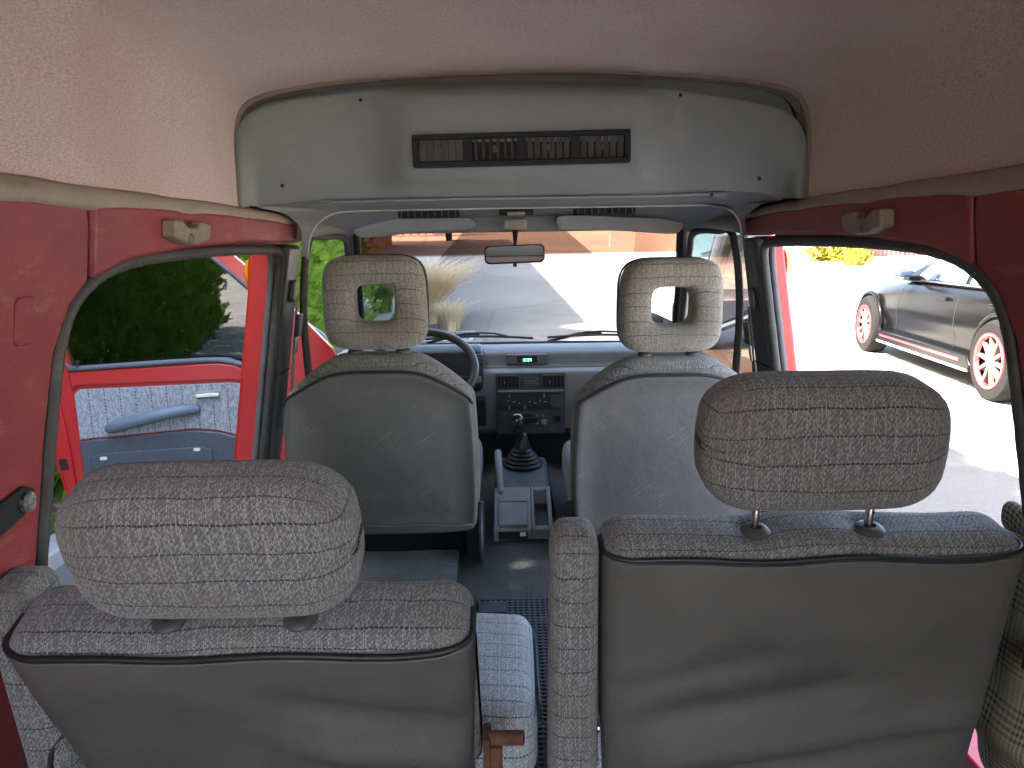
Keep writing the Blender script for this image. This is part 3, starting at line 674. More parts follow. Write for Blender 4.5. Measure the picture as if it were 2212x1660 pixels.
# seat bases: woven cushions with piping
def base(t, x0, x1, y0, y1, zt, th):
    xc, w_ = (x0 + x1) / 2, x1 - x0; yc, d_ = (y0 + y1) / 2, y1 - y0
    def fn(q):
        x, y, z = q
        if z > 0: q = Vector((x, y, z + .012 * math.cos(x / w_ * math.pi) - .02 * max(0, (-y / d_)) + .0))
        return q
    cushion('seat_cushion', w_, d_, th, (.03, .045, .03), lambda x, y, z: Vector((xc + x, yc + y, zt - th / 2 + z)), F_CUSH_LIT, t, (24, 18, 5), fn, (0, .02))
    r_ = []
    for k in range(5): an = R(90 * k / 4); r_.append((x1 - .05 + .052 * math.sin(an) * 1, y1 - .06 + .06 * math.cos(an)))
    ln = [(x0 + .05, y1 + .001)] + r_ + [(x1 + .002, y0)]
    B().tube([Vector((p[0], p[1], zt - .024)) for p in ln], .0038, 6).out('cushion_piping', BLACKP, t, True)
    l2 = [(x1 - .05, y1 + .001)] + [(x0 + .05 - .052 * math.sin(R(90 * k / 4)), y1 - .06 + .06 * math.cos(R(90 * k / 4))) for k in range(5)] + [(x0 - .002, y0)]
    B().tube([Vector((p[0], p[1], zt - .024)) for p in l2], .0038, 6).out('cushion_piping', BLACKP, t, True)
    B().box((xc, yc, (zt - th + FLOOR) / 2), (w_ - .04, d_ - .06, zt - th - FLOOR + .004)).out('seat_base', BLACKM, t, bevel=.01)
base(SL, -.585, .000, .945, 1.245, .625, .13)
base(SR, .036, .62, .95, 1.215, .615, .13)
# armrests folded up beside the backrests
def arm(t, x0, x1, P, s0, s1, t0, t1, uvo, extra=0):
    def fn(q):
        x, y, z = q; k = 1 + .06 * sstep(-.2, -.12, z) * 0; q.x *= 1 - .06 * (z / ((s1 - s0) / 2)); return q
    cushion('armrest', x1 - x0, t1 - t0, s1 - s0, (.020, .028, .030), lambda x, y, z: P((x0 + x1) / 2 + x, (t0 + t1) / 2 + y, (s0 + s1) / 2 + z), F_SEAT, t, (6, 6, 28), fn, uvo)
arm(SR, .014, .080, lambda x, tt, s_: Vector((x, .915 + tt * math.cos(R(6)) - s_ * math.sin(R(6)), .45 + s_ * math.cos(R(6)) + tt * math.sin(R(6)))), .055, .462, .0, .085, (.0, .0))
arm(SL, -.672, -.606, lambda x, tt, s_: Vector((x, .875 + tt * math.cos(R(9)) - s_ * math.sin(R(9)), .45 + s_ * math.cos(R(9)) + tt * math.sin(R(9)))), .02, .430, .0, .085, (.3, .0))
# rusty armrest hinge left bare on the left seat, and brackets
bq = B(); c = PL(-.074, .035, .180)
bq.box((c.x + .004, c.y, c.z - .012), (.010, .04, .050)); bq.out('hinge_bracket', RUST, SL, bevel=.003)
B().tube([c + Vector((.006, -.004, .006)), c + Vector((.052, -.010, .010))], .0095, 12).out('hinge_pin', RUST, SL)
B().box(c + Vector((.016, -.012, -.018)), (.016, .012, .036)).out('hinge_tab', RUST, SL, bevel=.002)
c2 = PR(.083, .03, .12); B().box((c2.x - .004, c2.y, c2.z), (.010, .03, .075)).out('hinge_bracket', RUST, SR, bevel=.003)
B().tube([c2 + Vector((-.012, 0, .015)), c2 + Vector((.004, 0, .015))], .008, 12).out('hinge_bolt', STEEL, SR)
# black strap round the left armrest
sp_ = smoothpath([Vector((-.585, .87, .665)), Vector((-.60, .862, .668)), Vector((-.622, .855, .655)), Vector((-.632, .85, .62)), Vector((-.635, .85, .56)), Vector((-.63, .86, .50))], 6)
st = thing('strap', 'black strap hanging beside the left middle seat', 'strap', tuple(sp_[-1])); B().tube(sp_, .012, 8, flat=.35).out('webbing', simple('strap_nylon', (.022, .02, .019), .5, var=.4, scale=120), st, True)
k = B().tube([sp_[4] + Vector((0, -.006, .012)), sp_[5] + Vector((-.012, -.006, .004))], .007, 8); k.out('bolt', RUST, st)

# ------------------------------------------------------------------ front seats
def outline_solid(name, outl, layers, place, mat, parent, uvs_scale=1.):
    """layers: list of (depth, inset-scale-x, inset z) building a closed pillow from an (x,z) outline"""
    cz = sum(p[1] for p in outl) / len(outl); n = len(outl); vs = []; fs = []; uv = []; luv = []
    for d, k, pinch in layers:
        for x, z in outl:
            L_ = math.hypot(x, z - cz) or 1; nx, nz = x / L_, (z - cz) / L_
            q = (x - nx * k, z - nz * k); vs.append(place(q[0], d, q[1])); luv.append((x + d * nx, z + d * nz))
    for i in range(len(layers) - 1):
        for k in range(n): k2 = (k + 1) % n; f = (i * n + k, i * n + k2, (i + 1) * n + k2, (i + 1) * n + k); fs.append(f); uv.append([luv[j] for j in f])
    for ring_, inv in ((0, True), (len(layers) - 1, False)):      # caps as shrinking rings
        base_ = [ring_ * n + k for k in range(n)]; d = layers[ring_][0]; prev = base_; pk = 1.
        for s_ in (.8, .55, .3, .1):
            cur = []
            for k in range(n):
                x, z = outl[k]; L_ = math.hypot(x, z - cz) or 1; kk = layers[ring_][1]
                x, z = (x - x / L_ * kk) * s_, cz + (z - cz - (z - cz) / L_ * kk) * s_
                bul = layers[ring_][2] * (1 - s_ * s_); cur.append(len(vs)); vs.append(place(x, d + bul, z)); luv.append((x, z))
            for k in range(n):
                k2 = (k + 1) % n; f = (prev[k], cur[k], cur[k2], prev[k2]) if not inv else (prev[k2], cur[k2], cur[k], prev[k]); fs.append(f); uv.append([luv[j] for j in f])
            prev = cur
        f = tuple(prev) if not inv else tuple(prev[::-1]); fs.append(f); uv.append([luv[j] for j in f])
    o = build(name, vs, fs, mat, parent, True, uv)
    bm = bmesh.new(); bm.from_mesh(o.data); bmesh.ops.recalc_face_normals(bm, faces=bm.faces); bm.to_mesh(o.data); bm.free(); return o
def front_seat(lbl, xc, dz):
    t = thing('front_seat', lbl, 'seat', (xc, 1.92, FLOOR), 'front seats')
    z0 = .515 + dz
    def P(x, d, z): return Vector((xc + x, 1.80 + d - (z - .52) * math.tan(R(4)), z + dz))
    half = [(0, 1.010 - .035), (.07, .974), (.115, .966), (.150, .952), (.200, .925), (.226, .908), (.232, .895), (.236, .86), (.241, .78), (.242, .70), (.238, .60), (.228, .555), (.18, .545), (.09, .541), (0, .540)]
    A = [(p.x, p.z) for p in smoothpath([(a, 0, b) for a, b in half], 3)]; A = A + [(-a, b) for a, b in A[-2:0:-1]]
    outline_solid('back_cover', A, [(.010, .022, -.012), (.003, .010, 0), (.010, .002, 0), (.03, 0, 0), (.09, .0, 0), (.1, .01, 0)], P, VINYL_F, t)
    hf_ = [(0, 1.012), (.06, 1.012), (.10, 1.007), (.135, .990), (.175, .962), (.212, .930), (.232, .908), (.238, .88), (.242, .78), (.243, .66), (.236, .60), (.22, .57), (.1, .56), (0, .56)]
    Bq = [(p.x, p.z) for p in smoothpath([(a, 0, b) for a, b in hf_], 3)]; Bq = Bq + [(-a, b) for a, b in Bq[-2:0:-1]]
    outline_solid('backrest', Bq, [(.022, .026, 0), (.032, .008, 0), (.055, 0, 0), (.095, .0, 0), (.125, .010, 0), (.14, .03, .02)], P, F_SEAT, t)
    pw = [(a, b) for a, b in A if b > .90]; pw.sort(key=lambda q: q[0]); pw = [(-.236, .893)] + pw + [(.236, .893)]
    B().tube([P(a * .995, .004, b - .003) for a, b in pw], .0035, 6).out('piping', BLACKP, t, True)
    B().tube([P(-.225 + .45 * i / 20, .0, .568 + .002 * math.sin(i)) for i in range(21)], .003, 6).out('hem', VINYL_F, t, True)
    # headrest: padded ring round a square hole
    hz = 1.137; ow, oh, iw, ih = .252, .232, .096, .090; n = 72; m = 20; vs = []; fs = []; uv = []; luv = []
    def sq(th, w_, h_, ex):
        c_, s_ = math.cos(th), math.sin(th); q = (abs(c_) ** ex + abs(s_) ** ex) ** (-1 / ex); return c_ * q * w_ / 2, s_ * q * h_ / 2
    for i in range(n):
        th = 2 * math.pi * i / n; o_ = sq(th, ow, oh * (1.0), 4.6); o_ = (o_[0] * (1 - .05 * o_[1] / oh), o_[1]); q_ = sq(th, iw, ih, 4.2)
        for k in range(m):
            ph = 2 * math.pi * k / m; cph, sph = math.cos(ph), math.sin(ph)
            rr = .5 + .5 * math.copysign(abs(cph) ** .62, cph); yy = math.copysign(abs(sph) ** .7, sph) * .046 * (1 - .08 * rr)
            x, z = q_[0] + (o_[0] - q_[0]) * rr, q_[1] + (o_[1] - q_[1]) * rr
            if sph < 0: yy -= .012 * math.sin(math.pi * rr) * 0
            vs.append(P(x, .07 + yy, hz + z)); luv.append((x, z + (yy * .6)))
    for i in range(n):
        j = (i + 1) % n
        for k in range(m): k2 = (k + 1) % m; f = (i * m + k, j * m + k, j * m + k2, i * m + k2); fs.append(f); uv.append([luv[q] for q in f])
    o = build('headrest', vs, fs, F_FRONT, t, True, uv)
    B().tube([P(x * ow / 2 * .99, .1, hz + z * oh / 2 * .99) for x, z in [(math.copysign(min(1, abs(math.cos(a)) ** .45), math.cos(a)), math.copysign(abs(math.sin(a)) ** .45, math.sin(a))) for a in [2 * math.pi * i / 64 for i in range(64)]]], .003, 5, True).out('headrest_piping', simple('hr_piping', (.06, .055, .05), .7) if 'hr_piping' not in bpy.data.materials else bpy.data.materials['hr_piping'], o, True)
    for dx in (-.058, .062):
        B().tube([P(dx, .07, .98), P(dx, .07, 1.06)], .0055, 10).out('rod', STEEL, t, True)
        k = B().lathe([(.008, .010), (.014, .009), (.019, .003), (.019, -.004), (0, -.006)], P(dx, .07, 1.014), 'Z', 18); k.out('rod_bush', bpy.data.materials['bush_plastic'], t)
    # seat cushion and base in front of the back
    def fn(q):
        if q.z > 0: q.z += .01 * math.cos(q.x / .46 * math.pi)
        return q
    cushion('seat_cushion', .47, .46, .13, (.035, .05, .04), lambda x, y, z: Vector((xc + x, 2.12 + y, .585 + dz + z + .05 * (y + .2))), F_CUSH_LIT, t, (16, 12, 4), fn)
    B().box((xc, 2.10, (.525 + FLOOR) / 2), (.40, .38, .525 - FLOOR + .02)).out('seat_base', BLACKM, t, bevel=.01)
    s_ = -1 if xc > 0 else 1
    B().prism([(1.80, .46), (1.93, .45), (1.96, .52), (1.89, .60), (1.84, .615), (1.80, .54)], lambda a, b, d: Vector((xc + s_ * d, a, b)), .236, .252).out('recliner_cover', BLACKP, t, bevel=.006)
    return t
F_FRONT = fabric('front_headrest_fabric', (.10, .095, .085), (.32, .30, .26), (.55, .52, .44), .7)
front_seat('driver seat back with open square headrest beside the open door', -.362, 0)
front_seat('passenger seat back with open square headrest on the right', .362, -.018)
# ------------------------------------------------------------------ dashboard
dash = thing('dashboard', 'dark grey dashboard with centre vents, heater controls, radio and green clock', 'dashboard', (0, 2.74, .58))
pf = [(3.03, .862), (2.90, .888), (2.80, .893), (2.735, .890), (2.712, .880), (2.705, .865), (2.700, .838), (2.688, .826)]
lf = [(2.700, .8265), (2.672, .8255), (2.655, .820), (2.648, .806), (2.655, .70), (2.67, .60), (2.72, .565), (3.0, .56), (3.02, .82)]
def ex(poly, x0, x1, name, mat, bev=.006): return B().prism(poly, lambda a, b, d: Vector((d, a, b)), x0, x1).out(name, mat, dash, bevel=bev, seg=3)
ex(pf + [(2.9, .82), (3.03, .82)], -.64, .64, 'top_pad', DASH, .008)
ex(lf, -.635, .635, 'lower_fascia', DASHL)
# clock pod
c0, c1 = aY(1093, 768, 2.697), aY(1184, 788, 2.697); cx, cz = (c0.x + c1.x) / 2, (c0.z + c1.z) / 2
clk = B().prism(rrect(.150, .036, .005, 4, (cx, .857)), lambda a, b, d: Vector((a, d, b)), 2.694, 2.712).out('clock', DASH, dash, bevel=.002)
B().prism(rrect(.075, .024, .003, 3, (cx, .858)), lambda a, b, d: Vector((a, d, b)), 2.6915, 2.698).out('clock_window', BLACKM, clk)
t = T('clock_digits'); t.p(Base_Color=(.02, .2, .05), Emission_Color=(.15, 1., .35), Emission_Strength=.9); DIG = t.m
seg = {'1': 'bc', '2': 'abged', '3': 'abgcd', '4': 'fgbc'}
def digit(ch, x, z, h=.009):
    w_ = h * .5; q = {'a': ((0, h), (w_, h)), 'b': ((w_, h), (w_, h / 2)), 'c': ((w_, h / 2), (w_, 0)), 'd': ((0, 0), (w_, 0)), 'e': ((0, 0), (0, h / 2)), 'f': ((0, h / 2), (0, h)), 'g': ((0, h / 2), (w_, h / 2))}
    b = B()
    for s_ in seg[ch]:
        (xa, za), (xb, zb) = q[s_]; b.box((x + (xa + xb) / 2, 2.690, z + (za + zb) / 2), (abs(xb - xa) + .0012, .001, abs(zb - za) + .0012))
    return b
dg = B(); 
for ch, k in (('1', 0), ('2', 1), ('3', 2.35), ('4', 3.35)): q = digit(ch, cx - .018 + k * .0085, .851); dg.add(q.v, q.f)
dg.box((cx - .018 + 1.95 * .0085, 2.690, .8535), (.001, .001, .001)); dg.box((cx - .018 + 1.95 * .0085, 2.690, .8575), (.001, .001, .001))
dg.out('clock_digits', DIG, clk, False)
# centre stack
f0, f1 = aY(1071, 806, 2.645), aY(1221, 938, 2.645); fx, fz = (f0.x + f1.x) / 2, (f0.z + f1.z) / 2; fw_, fh_ = f1.x - f0.x, f0.z - f1.z
def cs(a, b, d): return Vector((fx + a, 2.647 + d + .09 * max(0, -(b) / fh_) * .2, fz + b))
stk = B().prism(rrect(fw_, fh_, .008, 4), cs, -.010, .03).out('centre_stack', CONSD, dash, bevel=.004)
vz = fh_ / 2 - .034
for sx in (-1, 1):
    vx = sx * fw_ * .325; vw_ = fw_ * .295
    ov = B().prism(rrect(vw_, .044, .003, 3, (vx, vz)), cs, -.0105, .004).out('centre_vent', BLACKM, dash)
    for k in range(5):
        x = vx - vw_ / 2 + vw_ * (k + .7) / 5.4
        B().prism([(x - .001, vz - .02), (x + .001, vz - .02), (x + .001, vz + .02), (x - .001, vz + .02)], cs, -.0135, -.0095).out('slat', CONSD, ov, False)
    B().prism(rrect(.004, .008, .0015, 3, (vx - .012, vz)), cs, -.017, -.012).out('vent_tab', CONS, ov)
    fr_ = [cs(a, b, -.012) for a, b in rrect(vw_ + .004, .048, .004, 3, (vx, vz))]; B().tube(fr_, .0022, 6, True).out('vent_surround', CONSD, ov, True)
bd = B().prism(rrect(.060, .036, .003, 3, (0, vz)), cs, -.012, .0).out('badge_plate', CONSD, dash, bevel=.002)
cu = bpy.data.curves.new('badge_lettering', 'FONT'); cu.body = 'CMC'; cu.size = .024; cu.align_x = 'CENTER'; cu.align_y = 'CENTER'; cu.extrude = .0006; cu.space_character = .95; cu.shear = .2
tmp = bpy.data.objects.new('tmp', cu); COL.objects.link(tmp); bpy.context.view_layer.update()
me = bpy.data.meshes.new_from_object(tmp); bpy.data.objects.remove(tmp); vv = [Matrix.Rotation(R(90), 3, 'X') @ v.co for v in me.vertices]
pl_ = [tuple(Vector((v.x * 1.05, v.y, v.z)) + cs(0, vz, -.0126)) for v in vv]; build('badge_lettering', pl_, [tuple(p.vertices) for p in me.polygons], simple('badge_grey', (.16, .165, .165), .4), bd, False)
B().prism([(-fw_ / 2 + .006, vz - .036), (fw_ / 2 - .006, vz - .036), (fw_ / 2 - .006, vz - .029), (-fw_ / 2 + .006, vz - .029)], cs, -.016, .0).out('shelf_lip', CONS, dash, bevel=.002)
# heater control plate
hz_ = vz - .072
hc_ = B().prism(rrect(fw_ * .9, .062, .004, 3, (-.004, hz_)), cs, -.0125, .0).out('heater_controls', BLACKP, dash, bevel=.002)
for (a, b, l) in ((-.060, .022, .035), (.02, .022, .065), (-.055, -.020, .04), (.025, -.020, .085)):
    B().prism([(a - l / 2, hz_ + b - .002), (a + l / 2, hz_ + b - .002), (a + l / 2, hz_ + b + .002), (a - l / 2, hz_ + b + .002)], cs, -.0132, -.0118).out('slot', BLACKM, hc_, False)
for a, b in ((-.078, .022), (.048, .022), (-.078, -.020), (-.022, -.020)): B().prism(rrect(.005, .013, .002, 3, (a, hz_ + b)), cs, -.02, -.012).out('slider', CONS, hc_)
for k in range(9):
    a = -.08 + .019 * k; 
    if k in (3,): continue
    B().prism(rrect(.007 + .004 * (k % 2), .004, .001, 2, (a, hz_ + .003 - .004 * (k % 3))), cs, -.0134, -.012).out('marking', simple('pale_marking', (.30, .30, .29), .6) if 'pale_marking' not in bpy.data.materials else bpy.data.materials['pale_marking'], hc_, False)
dl = B().prism(rrect(.045, .05, .004, 3, (fw_ / 2 - .033, hz_)), cs, -.0165, -.01).out('fan_switch', CONSD, hc_, bevel=.002)
# radio
rz_ = hz_ - .068
rd = B().prism(rrect(fw_ * .70, .052, .003, 3, (-.026, rz_)), cs, -.016, .0).out('radio', CONSD, dash, bevel=.002)
B().prism(rrect(.085, .018, .002, 3, (-.02, rz_ - .004)), cs, -.0175, -.0155).out('tape_door', BLACKM, rd)
B().prism(rrect(.06, .010, .001, 2, (-.03, rz_ + .018)), cs, -.0175, -.0155).out('display', BLACKM, rd)
for a in (-.085, .048):
    k = B().lathe([(0, -.012), (.009, -.012), (.011, 0), (0, 0)], cs(a, rz_ - .008, -.015), 'Y', 14); k.out('knob', CONS if a > 0 else CONSD, rd)
for k in range(6): B().prism(rrect(.008, .007, .001, 2, (.012 + .0105 * (k % 4), rz_ + (.016 if k < 4 else -.014))), cs, -.0185, -.0155).out('button', CONS if k % 2 else CONSD, rd)
k = B().lathe([(.0, -.001), (.006, -.001), (.008, -.006), (.013, -.006), (.014, 0), (0, 0)], cs(fw_ / 2 - .03, rz_, -.012), 'Y', 16); k.out('lighter', BLACKM, dash)
# instrument binnacle ahead of the wheel
bn = B().prism([(2.60, .78), (2.62, .90), (2.655, .915), (2.80, .905), (2.80, .76), (2.62, .75)], lambda a, b, d: Vector((d, a, b)), -.52, -.135).out('instrument_hood', BLACKP, dash, bevel=.02, seg=4)
sw = B().box((-.155, 2.612, .835), (.045, .02, .11)).out('switch_bank', BLACKP, dash, bevel=.004)
for k in range(3): B().box((-.155, 2.600, .872 - .035 * k), (.032, .008, .022)).out('switch', CONSD if k < 2 else CONS, sw, bevel=.002)
B().box((-.155, 2.625, .68), (.06, .06, .10)).out('side_pocket', BLACKM, dash, bevel=.006)
# passenger-side door-end vent and under-dash shadow box
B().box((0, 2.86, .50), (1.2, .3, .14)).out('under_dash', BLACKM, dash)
# ------------------------------------------------------------------ steering wheel
wc = Vector((-.330, 2.42, .868)); TI = R(38)
sw_ = thing('steering_wheel', 'grey black steering wheel behind the driver headrest', 'steering wheel', tuple(wc))
MW = Matrix.Rotation(TI, 3, 'X')
def wl(x, y, z=0): return wc + MW @ Vector((x, y, z))
B().tube([wl(.178 * math.cos(2 * math.pi * i / 48), .178 * math.sin(2 * math.pi * i / 48)) for i in range(48)], .0145, 12, True).out('rim', simple('wheel_grip', (.085, .09, .09), .38, var=.15), sw_, True)
B().lathe([(0, -.015), (.05, -.012), (.06, 0), (.045, .02), (0, .026)], wc + MW @ Vector((0, 0, -.03)), 'Z', 24, MW).out('hub', BLACKP, sw_)
for a in (-15, 195, 270): B().tube([wl(.03 * math.cos(R(a)), .03 * math.sin(R(a)), -.025), wl(.176 * math.cos(R(a)), .176 * math.sin(R(a)), -.002)], .012, 8).out('spoke', BLACKP, sw_, True)
B().tube([wl(0, 0, -.03), wl(0, 0, -.26)], .028, 12).out('column', BLACKP, sw_, True)
B().tube([wl(.05, -.02, -.06), wl(.14, -.01, -.07)], .006, 8).out('stalk', CONSD, sw_, True)
# ------------------------------------------------------------------ centre console, lever, brake
con = thing('centre_console', 'pale grey console between the front seats with lid and open tray', 'console', (0, 2.05, .44))
x0, x1 = -.088, .079
prf = [(1.94, .425), (1.935, .48), (1.945, .500), (2.11, .555), (2.125, .548), (2.13, .43)]
def cz_(y): return .500 + (y - 1.945) * (.055 / .165)
def cbx(xa, xb, ya, yb, name, mat, zo=0., dep=.05, par=con, bev=.004):
    return B().prism([(ya, cz_(ya) - dep), (ya, cz_(ya) + zo), (yb, cz_(yb) + zo), (yb, cz_(yb) - dep)], lambda a, b, d: Vector((d, a, b)), xa, xb).out(name, mat, par, bevel=bev)
cbx(x0, .020, 1.938, 2.125, 'bin', CONS, 0, .09)
cbx(.0205, .0285, 1.938, 2.125, 'tray_wall', CONS, 0, .09, con, .002)
cbx(.066, x1, 1.938, 2.125, 'tray_wall', CONS, 0, .09, con, .002)
cbx(.029, .0655, 1.938, 1.956, 'tray_end', CONS, -.001, .09, con, .002); cbx(.029, .0655, 2.108, 2.125, 'tray_end', CONS, -.001, .09, con, .002)
cbx(.029, .0655, 1.957, 2.107, 'tray_floor', CONSD, -.042, .05, con, .001)
cbx(-.074, .008, 1.950, 2.045, 'bin_lid', CONS, .007, .0, con, .003); cbx(-.074, .008, 2.049, 2.066, 'lid_hinge', CONS, .006, .0, con, .002)
B().box((-.033, 1.935, .482), (.080, .008, .022)).out('lid_latch', BLACKM, con, bevel=.003); B().box((-.006, 1.930, .487), (.016, .003, .010)).out('latch_label', WHITEP, con)
bd_ = [(2.13, .43), (2.13, .545), (2.17, .548), (2.26, .556), (2.36, .565), (2.44, .56), (2.47, .52), (2.47, .43)]
B().prism(bd_, lambda a, b, d: Vector((d * (1 - .18 * (b - .43) / .13), a, b)), -.10, .10).out('tunnel_cover', CONSD, con, bevel=.014, seg=3)
gl = thing('gear_lever', 'black gear knob above a stepped rubber boot', 'gear lever', (-.002, 2.35, .56))
g = Vector((-.0, 2.35, .562)); prof = []
for k in range(5): r_ = .066 - .0085 * k; h = .011 * k; prof += [(r_, h), (r_ + .002, h + .004), (r_ - .001, h + .008), (r_ - .006, h + .0095)]
prof += [(.026, .062), (.020, .080), (.0165, .098), (.012, .104), (0, .106)]
boot = B().lathe(prof, (0, 0, 0), 'Z', 24, Matrix.Diagonal((1, 1.1, 1)).to_3x3()); boot.v = [tuple(Vector(v) + g) for v in boot.v]; boot.out('boot', simple('boot_rubber', (.02, .021, .022), .45), gl, sharp=60)
tiltM = Matrix.Rotation(R(8), 3, 'X') @ Matrix.Rotation(R(-6), 3, 'Y')
kn = B().lathe([(.008, .07), (.0095, .085), (.014, .095), (.0165, .115), (.0175, .128), (.021, .138), (.0235, .152), (.0215, .166), (.0135, .175), (0, .1775)], (0, 0, 0), 'Z', 20, tiltM); kn.v = [tuple(Vector(v) + g) for v in kn.v]
kn.out('knob', simple('gloss_knob', (.03, .031, .032), .12, coat=1.), gl, True)
hbk = thing('handbrake', 'pale grey handbrake lever lying beside the gear boot', 'handbrake', (-.072, 2.13, .55))
B().tube(smoothpath([(-.068, 2.10, .548), (-.071, 2.14, .575), (-.075, 2.2, .605), (-.078, 2.26, .628)], 4), [.010] * 7 + [.0115] * 6, 10).out('grip', simple('brake_grip', (.38, .42, .42), .5, var=.15, scale=40), hbk, True)
# ------------------------------------------------------------------ cab ceiling fittings
mr = thing('rear_view_mirror', 'black framed rear view mirror on a stalk above the windscreen', 'mirror', tuple(aY(1112, 500, 2.40)))
mc = aY(1111.5, 549, 2.36); MM = Matrix.Rotation(R(-1.5), 4, 'Y') @ Matrix.Rotation(R(-6), 4, 'X')
def mm(a, b, d): return mc + (MM @ Vector((a, d, b)))
mo = rrect(.190, .060, .016, 5); mo = [(a * (1 + .0 * b), b * (1 - .08 * (abs(a) / .095) ** 2)) for a, b in mo]
B().prism(mo, mm, 0, .025).out('housing', BLACKP, mr, bevel=.005)
B().prism([(a * .95, b * .86) for a, b in mo], mm, -.0012, .002).out('glass', MIRROR, mr, False)
B().tube([mm(0, .02, .02), aY(1113, 525, 2.385), aY(1113, 498, 2.39)], [.006, .005, .010], 10).out('stalk', BLACKP, mr, True)
B().box(mm(0, -.034, .012), (.012, .01, .010)).out('dip_tab', BLACKM, mr)
lmp = B().box(aY(1113, 485, 2.385), (.075, .03, .034)); lmp.out('mount', simple('mount_tan', (.33, .31, .25), .55), mr, bevel=.006)
def visor(pts, lbl, x_):
    t = thing('sun_visor', lbl, 'sun visor', tuple(aY(*pts[0], 2.37)), 'sun visors')
    q = [aY(a, b, 2.37) for a, b in pts]; q = smoothpath(q, 4, True)
    n = len(q); c_ = sum(q, Vector()) / n; rows = []
    for d, k in ((-.008, .90), (-.012, .97), (-.006, 1.), (.006, 1.), (.012, .97)): rows.append([c_ + (p - c_) * k + Vector((0, d - (p.z - c_.z) * .9, 0)) for p in q])
    b = B().grid(rows, True); b.f += [tuple(range(n))[::-1], tuple(range(4 * n, 5 * n))]; b.out('pad', VISOR, t, sharp=50)
    B().tube([aY(*x_[0], 2.39), aY(*x_[1], 2.40)], .006, 8).out('arm', BLACKP, t, True)
visor([(764, 490), (770, 510), (800, 513), (900, 503), (1000, 497), (1022, 492), (1030, 484), (1022, 475), (1000, 472), (900, 472), (800, 478)], 'long grey sun visor folded up above the driver side', ((775, 480), (765, 470)))
visor([(1200, 478), (1206, 493), (1230, 497), (1340, 499), (1440, 505), (1466, 503), (1474, 488), (1460, 476), (1340, 470), (1215, 467)], 'long grey sun visor folded up above the passenger side', ((1465, 480), (1485, 472)))
def roofbox(a, b, lbl, mat):
    p, q = aY(a[0], a[1], 2.14), aY(b[0], b[1], 2.14); c_ = (p + q) / 2
    t = thing('cab_ceiling_vent', lbl, 'air vent', tuple(c_), 'cab ceiling vents')
    B().box(c_, (abs(q.x - p.x), .05, abs(p.z - q.z))).out('housing', BLACKM, t, bevel=.003)
    n = 9
    for k in range(n): B().box((p.x + (q.x - p.x) * (k + .5) / n, c_.y - .026, c_.z), (.003, .006, abs(p.z - q.z) * .8)).out('slat', CONSD, t, False)
roofbox((862, 455), (992, 471), 'black slotted vent under the cab roof above the driver visor', BLACKM); roofbox((1240, 449), (1370, 464), 'black slotted vent under the cab roof above the passenger visor', BLACKM)
t = thing('cab_lamp', 'small dark lamp unit under the cab roof above the mirror', 'lamp', tuple(aY(1115, 460, 2.2)))
B().box(aY(1115, 459, 2.2), (.10, .05, .016)).out('body', BLACKM, t, bevel=.004); B().box(aY(1115, 462, 2.174), (.05, .004, .010)).out('lens', CONS, t, bevel=.001)
# ------------------------------------------------------------------ mats on the floor, bag on the right seat
t = thing('ribbed_mat', 'grey ribbed rubber mat on the carpet behind the driver seat', 'mat', (-.36, 1.74, FLOOR + .012))
rows = []; n = 40
q0, q1, q2, q3 = aZ(700, 1196, FLOOR + .034), aZ(992, 1190, FLOOR + .038), aZ(986, 1258, FLOOR + .022), aZ(690, 1272, FLOOR + .020)
for i in range(n + 1):
    a_, b_2 = q0.lerp(q3, i / n), q1.lerp(q2, i / n); rows.append([a_.lerp(b_2, j / 14) + Vector((0, 0, (.006 if (i // 2) % 2 else 0) + .001 * math.sin(j * .7))) for j in range(15)])
B().grid(rows).out('ribs', MATRUB, t, False, solid=.003)
t = thing('mesh_mat', 'black open mesh mat in the gap between the middle seats', 'mat', (.03, 1.3, FLOOR + .01))
b = B(); X0, X1, Y0, Y1 = -.115, .21, .95, 1.655
for i in range(int((X1 - X0) / .013) + 1): x = X0 + i * .013; b.box((x, (Y0 + Y1) / 2, FLOOR + .0125), (.006, Y1 - Y0, .006))
for j in range(int((Y1 - Y0) / .013) + 1): y = Y0 + j * .013; b.box(((X0 + X1) / 2, y, FLOOR + .0135), (X1 - X0, .006, .006))
b.out('mesh', MESHRUB, t, False)
B().box((-.085, 1.61, FLOOR + .0135), (.065, .05, .009)).out('solid_patch', MESHRUB, t, bevel=.001)
B().box(((X0 + X1) / 2, (Y0 + Y1) / 2, FLOOR + .008), (X1 - X0 - .002, Y1 - Y0 - .002, .002)).out('backing', simple('mat_backing', (.03, .032, .036), .9), t, False)
bag = thing('plaid_bag', 'crumpled grey and cream plaid bag hanging beside the right middle seat', 'bag', (.66, .93, .52))
def bf(q):
    x, y, z = q
    d = .012 * math.sin(19 * z + 6 * x) + .008 * math.sin(41 * z - 23 * x + 1) + .006 * math.sin(67 * z + 30 * x); f = sstep(-.02, -.20, z)
    q = Vector((x + d * .5 * (1 + f) - .03 * sstep(.12, .2, z) , y + d * .5, z + .006 * math.sin(50 * x) )); return q
cushion('cloth_body', .13, .11, .40, (.04, .04, .05), lambda x, y, z: Vector((.716 + x + .10 * (z - .1) * .28, .945 + y - .04 * z, .685 + z)), PLAID, bag, (16, 14, 50), bf)
cushion('gathered_top', .10, .09, .05, (.02, .02, .02), lambda x, y, z: Vector((.700 + x, .95 + y, .880 + z + .008 * math.sin(90 * x) + .006 * math.sin(70 * y))), PLAID, bag, (14, 12, 6), lambda q: q, (.2, .1))
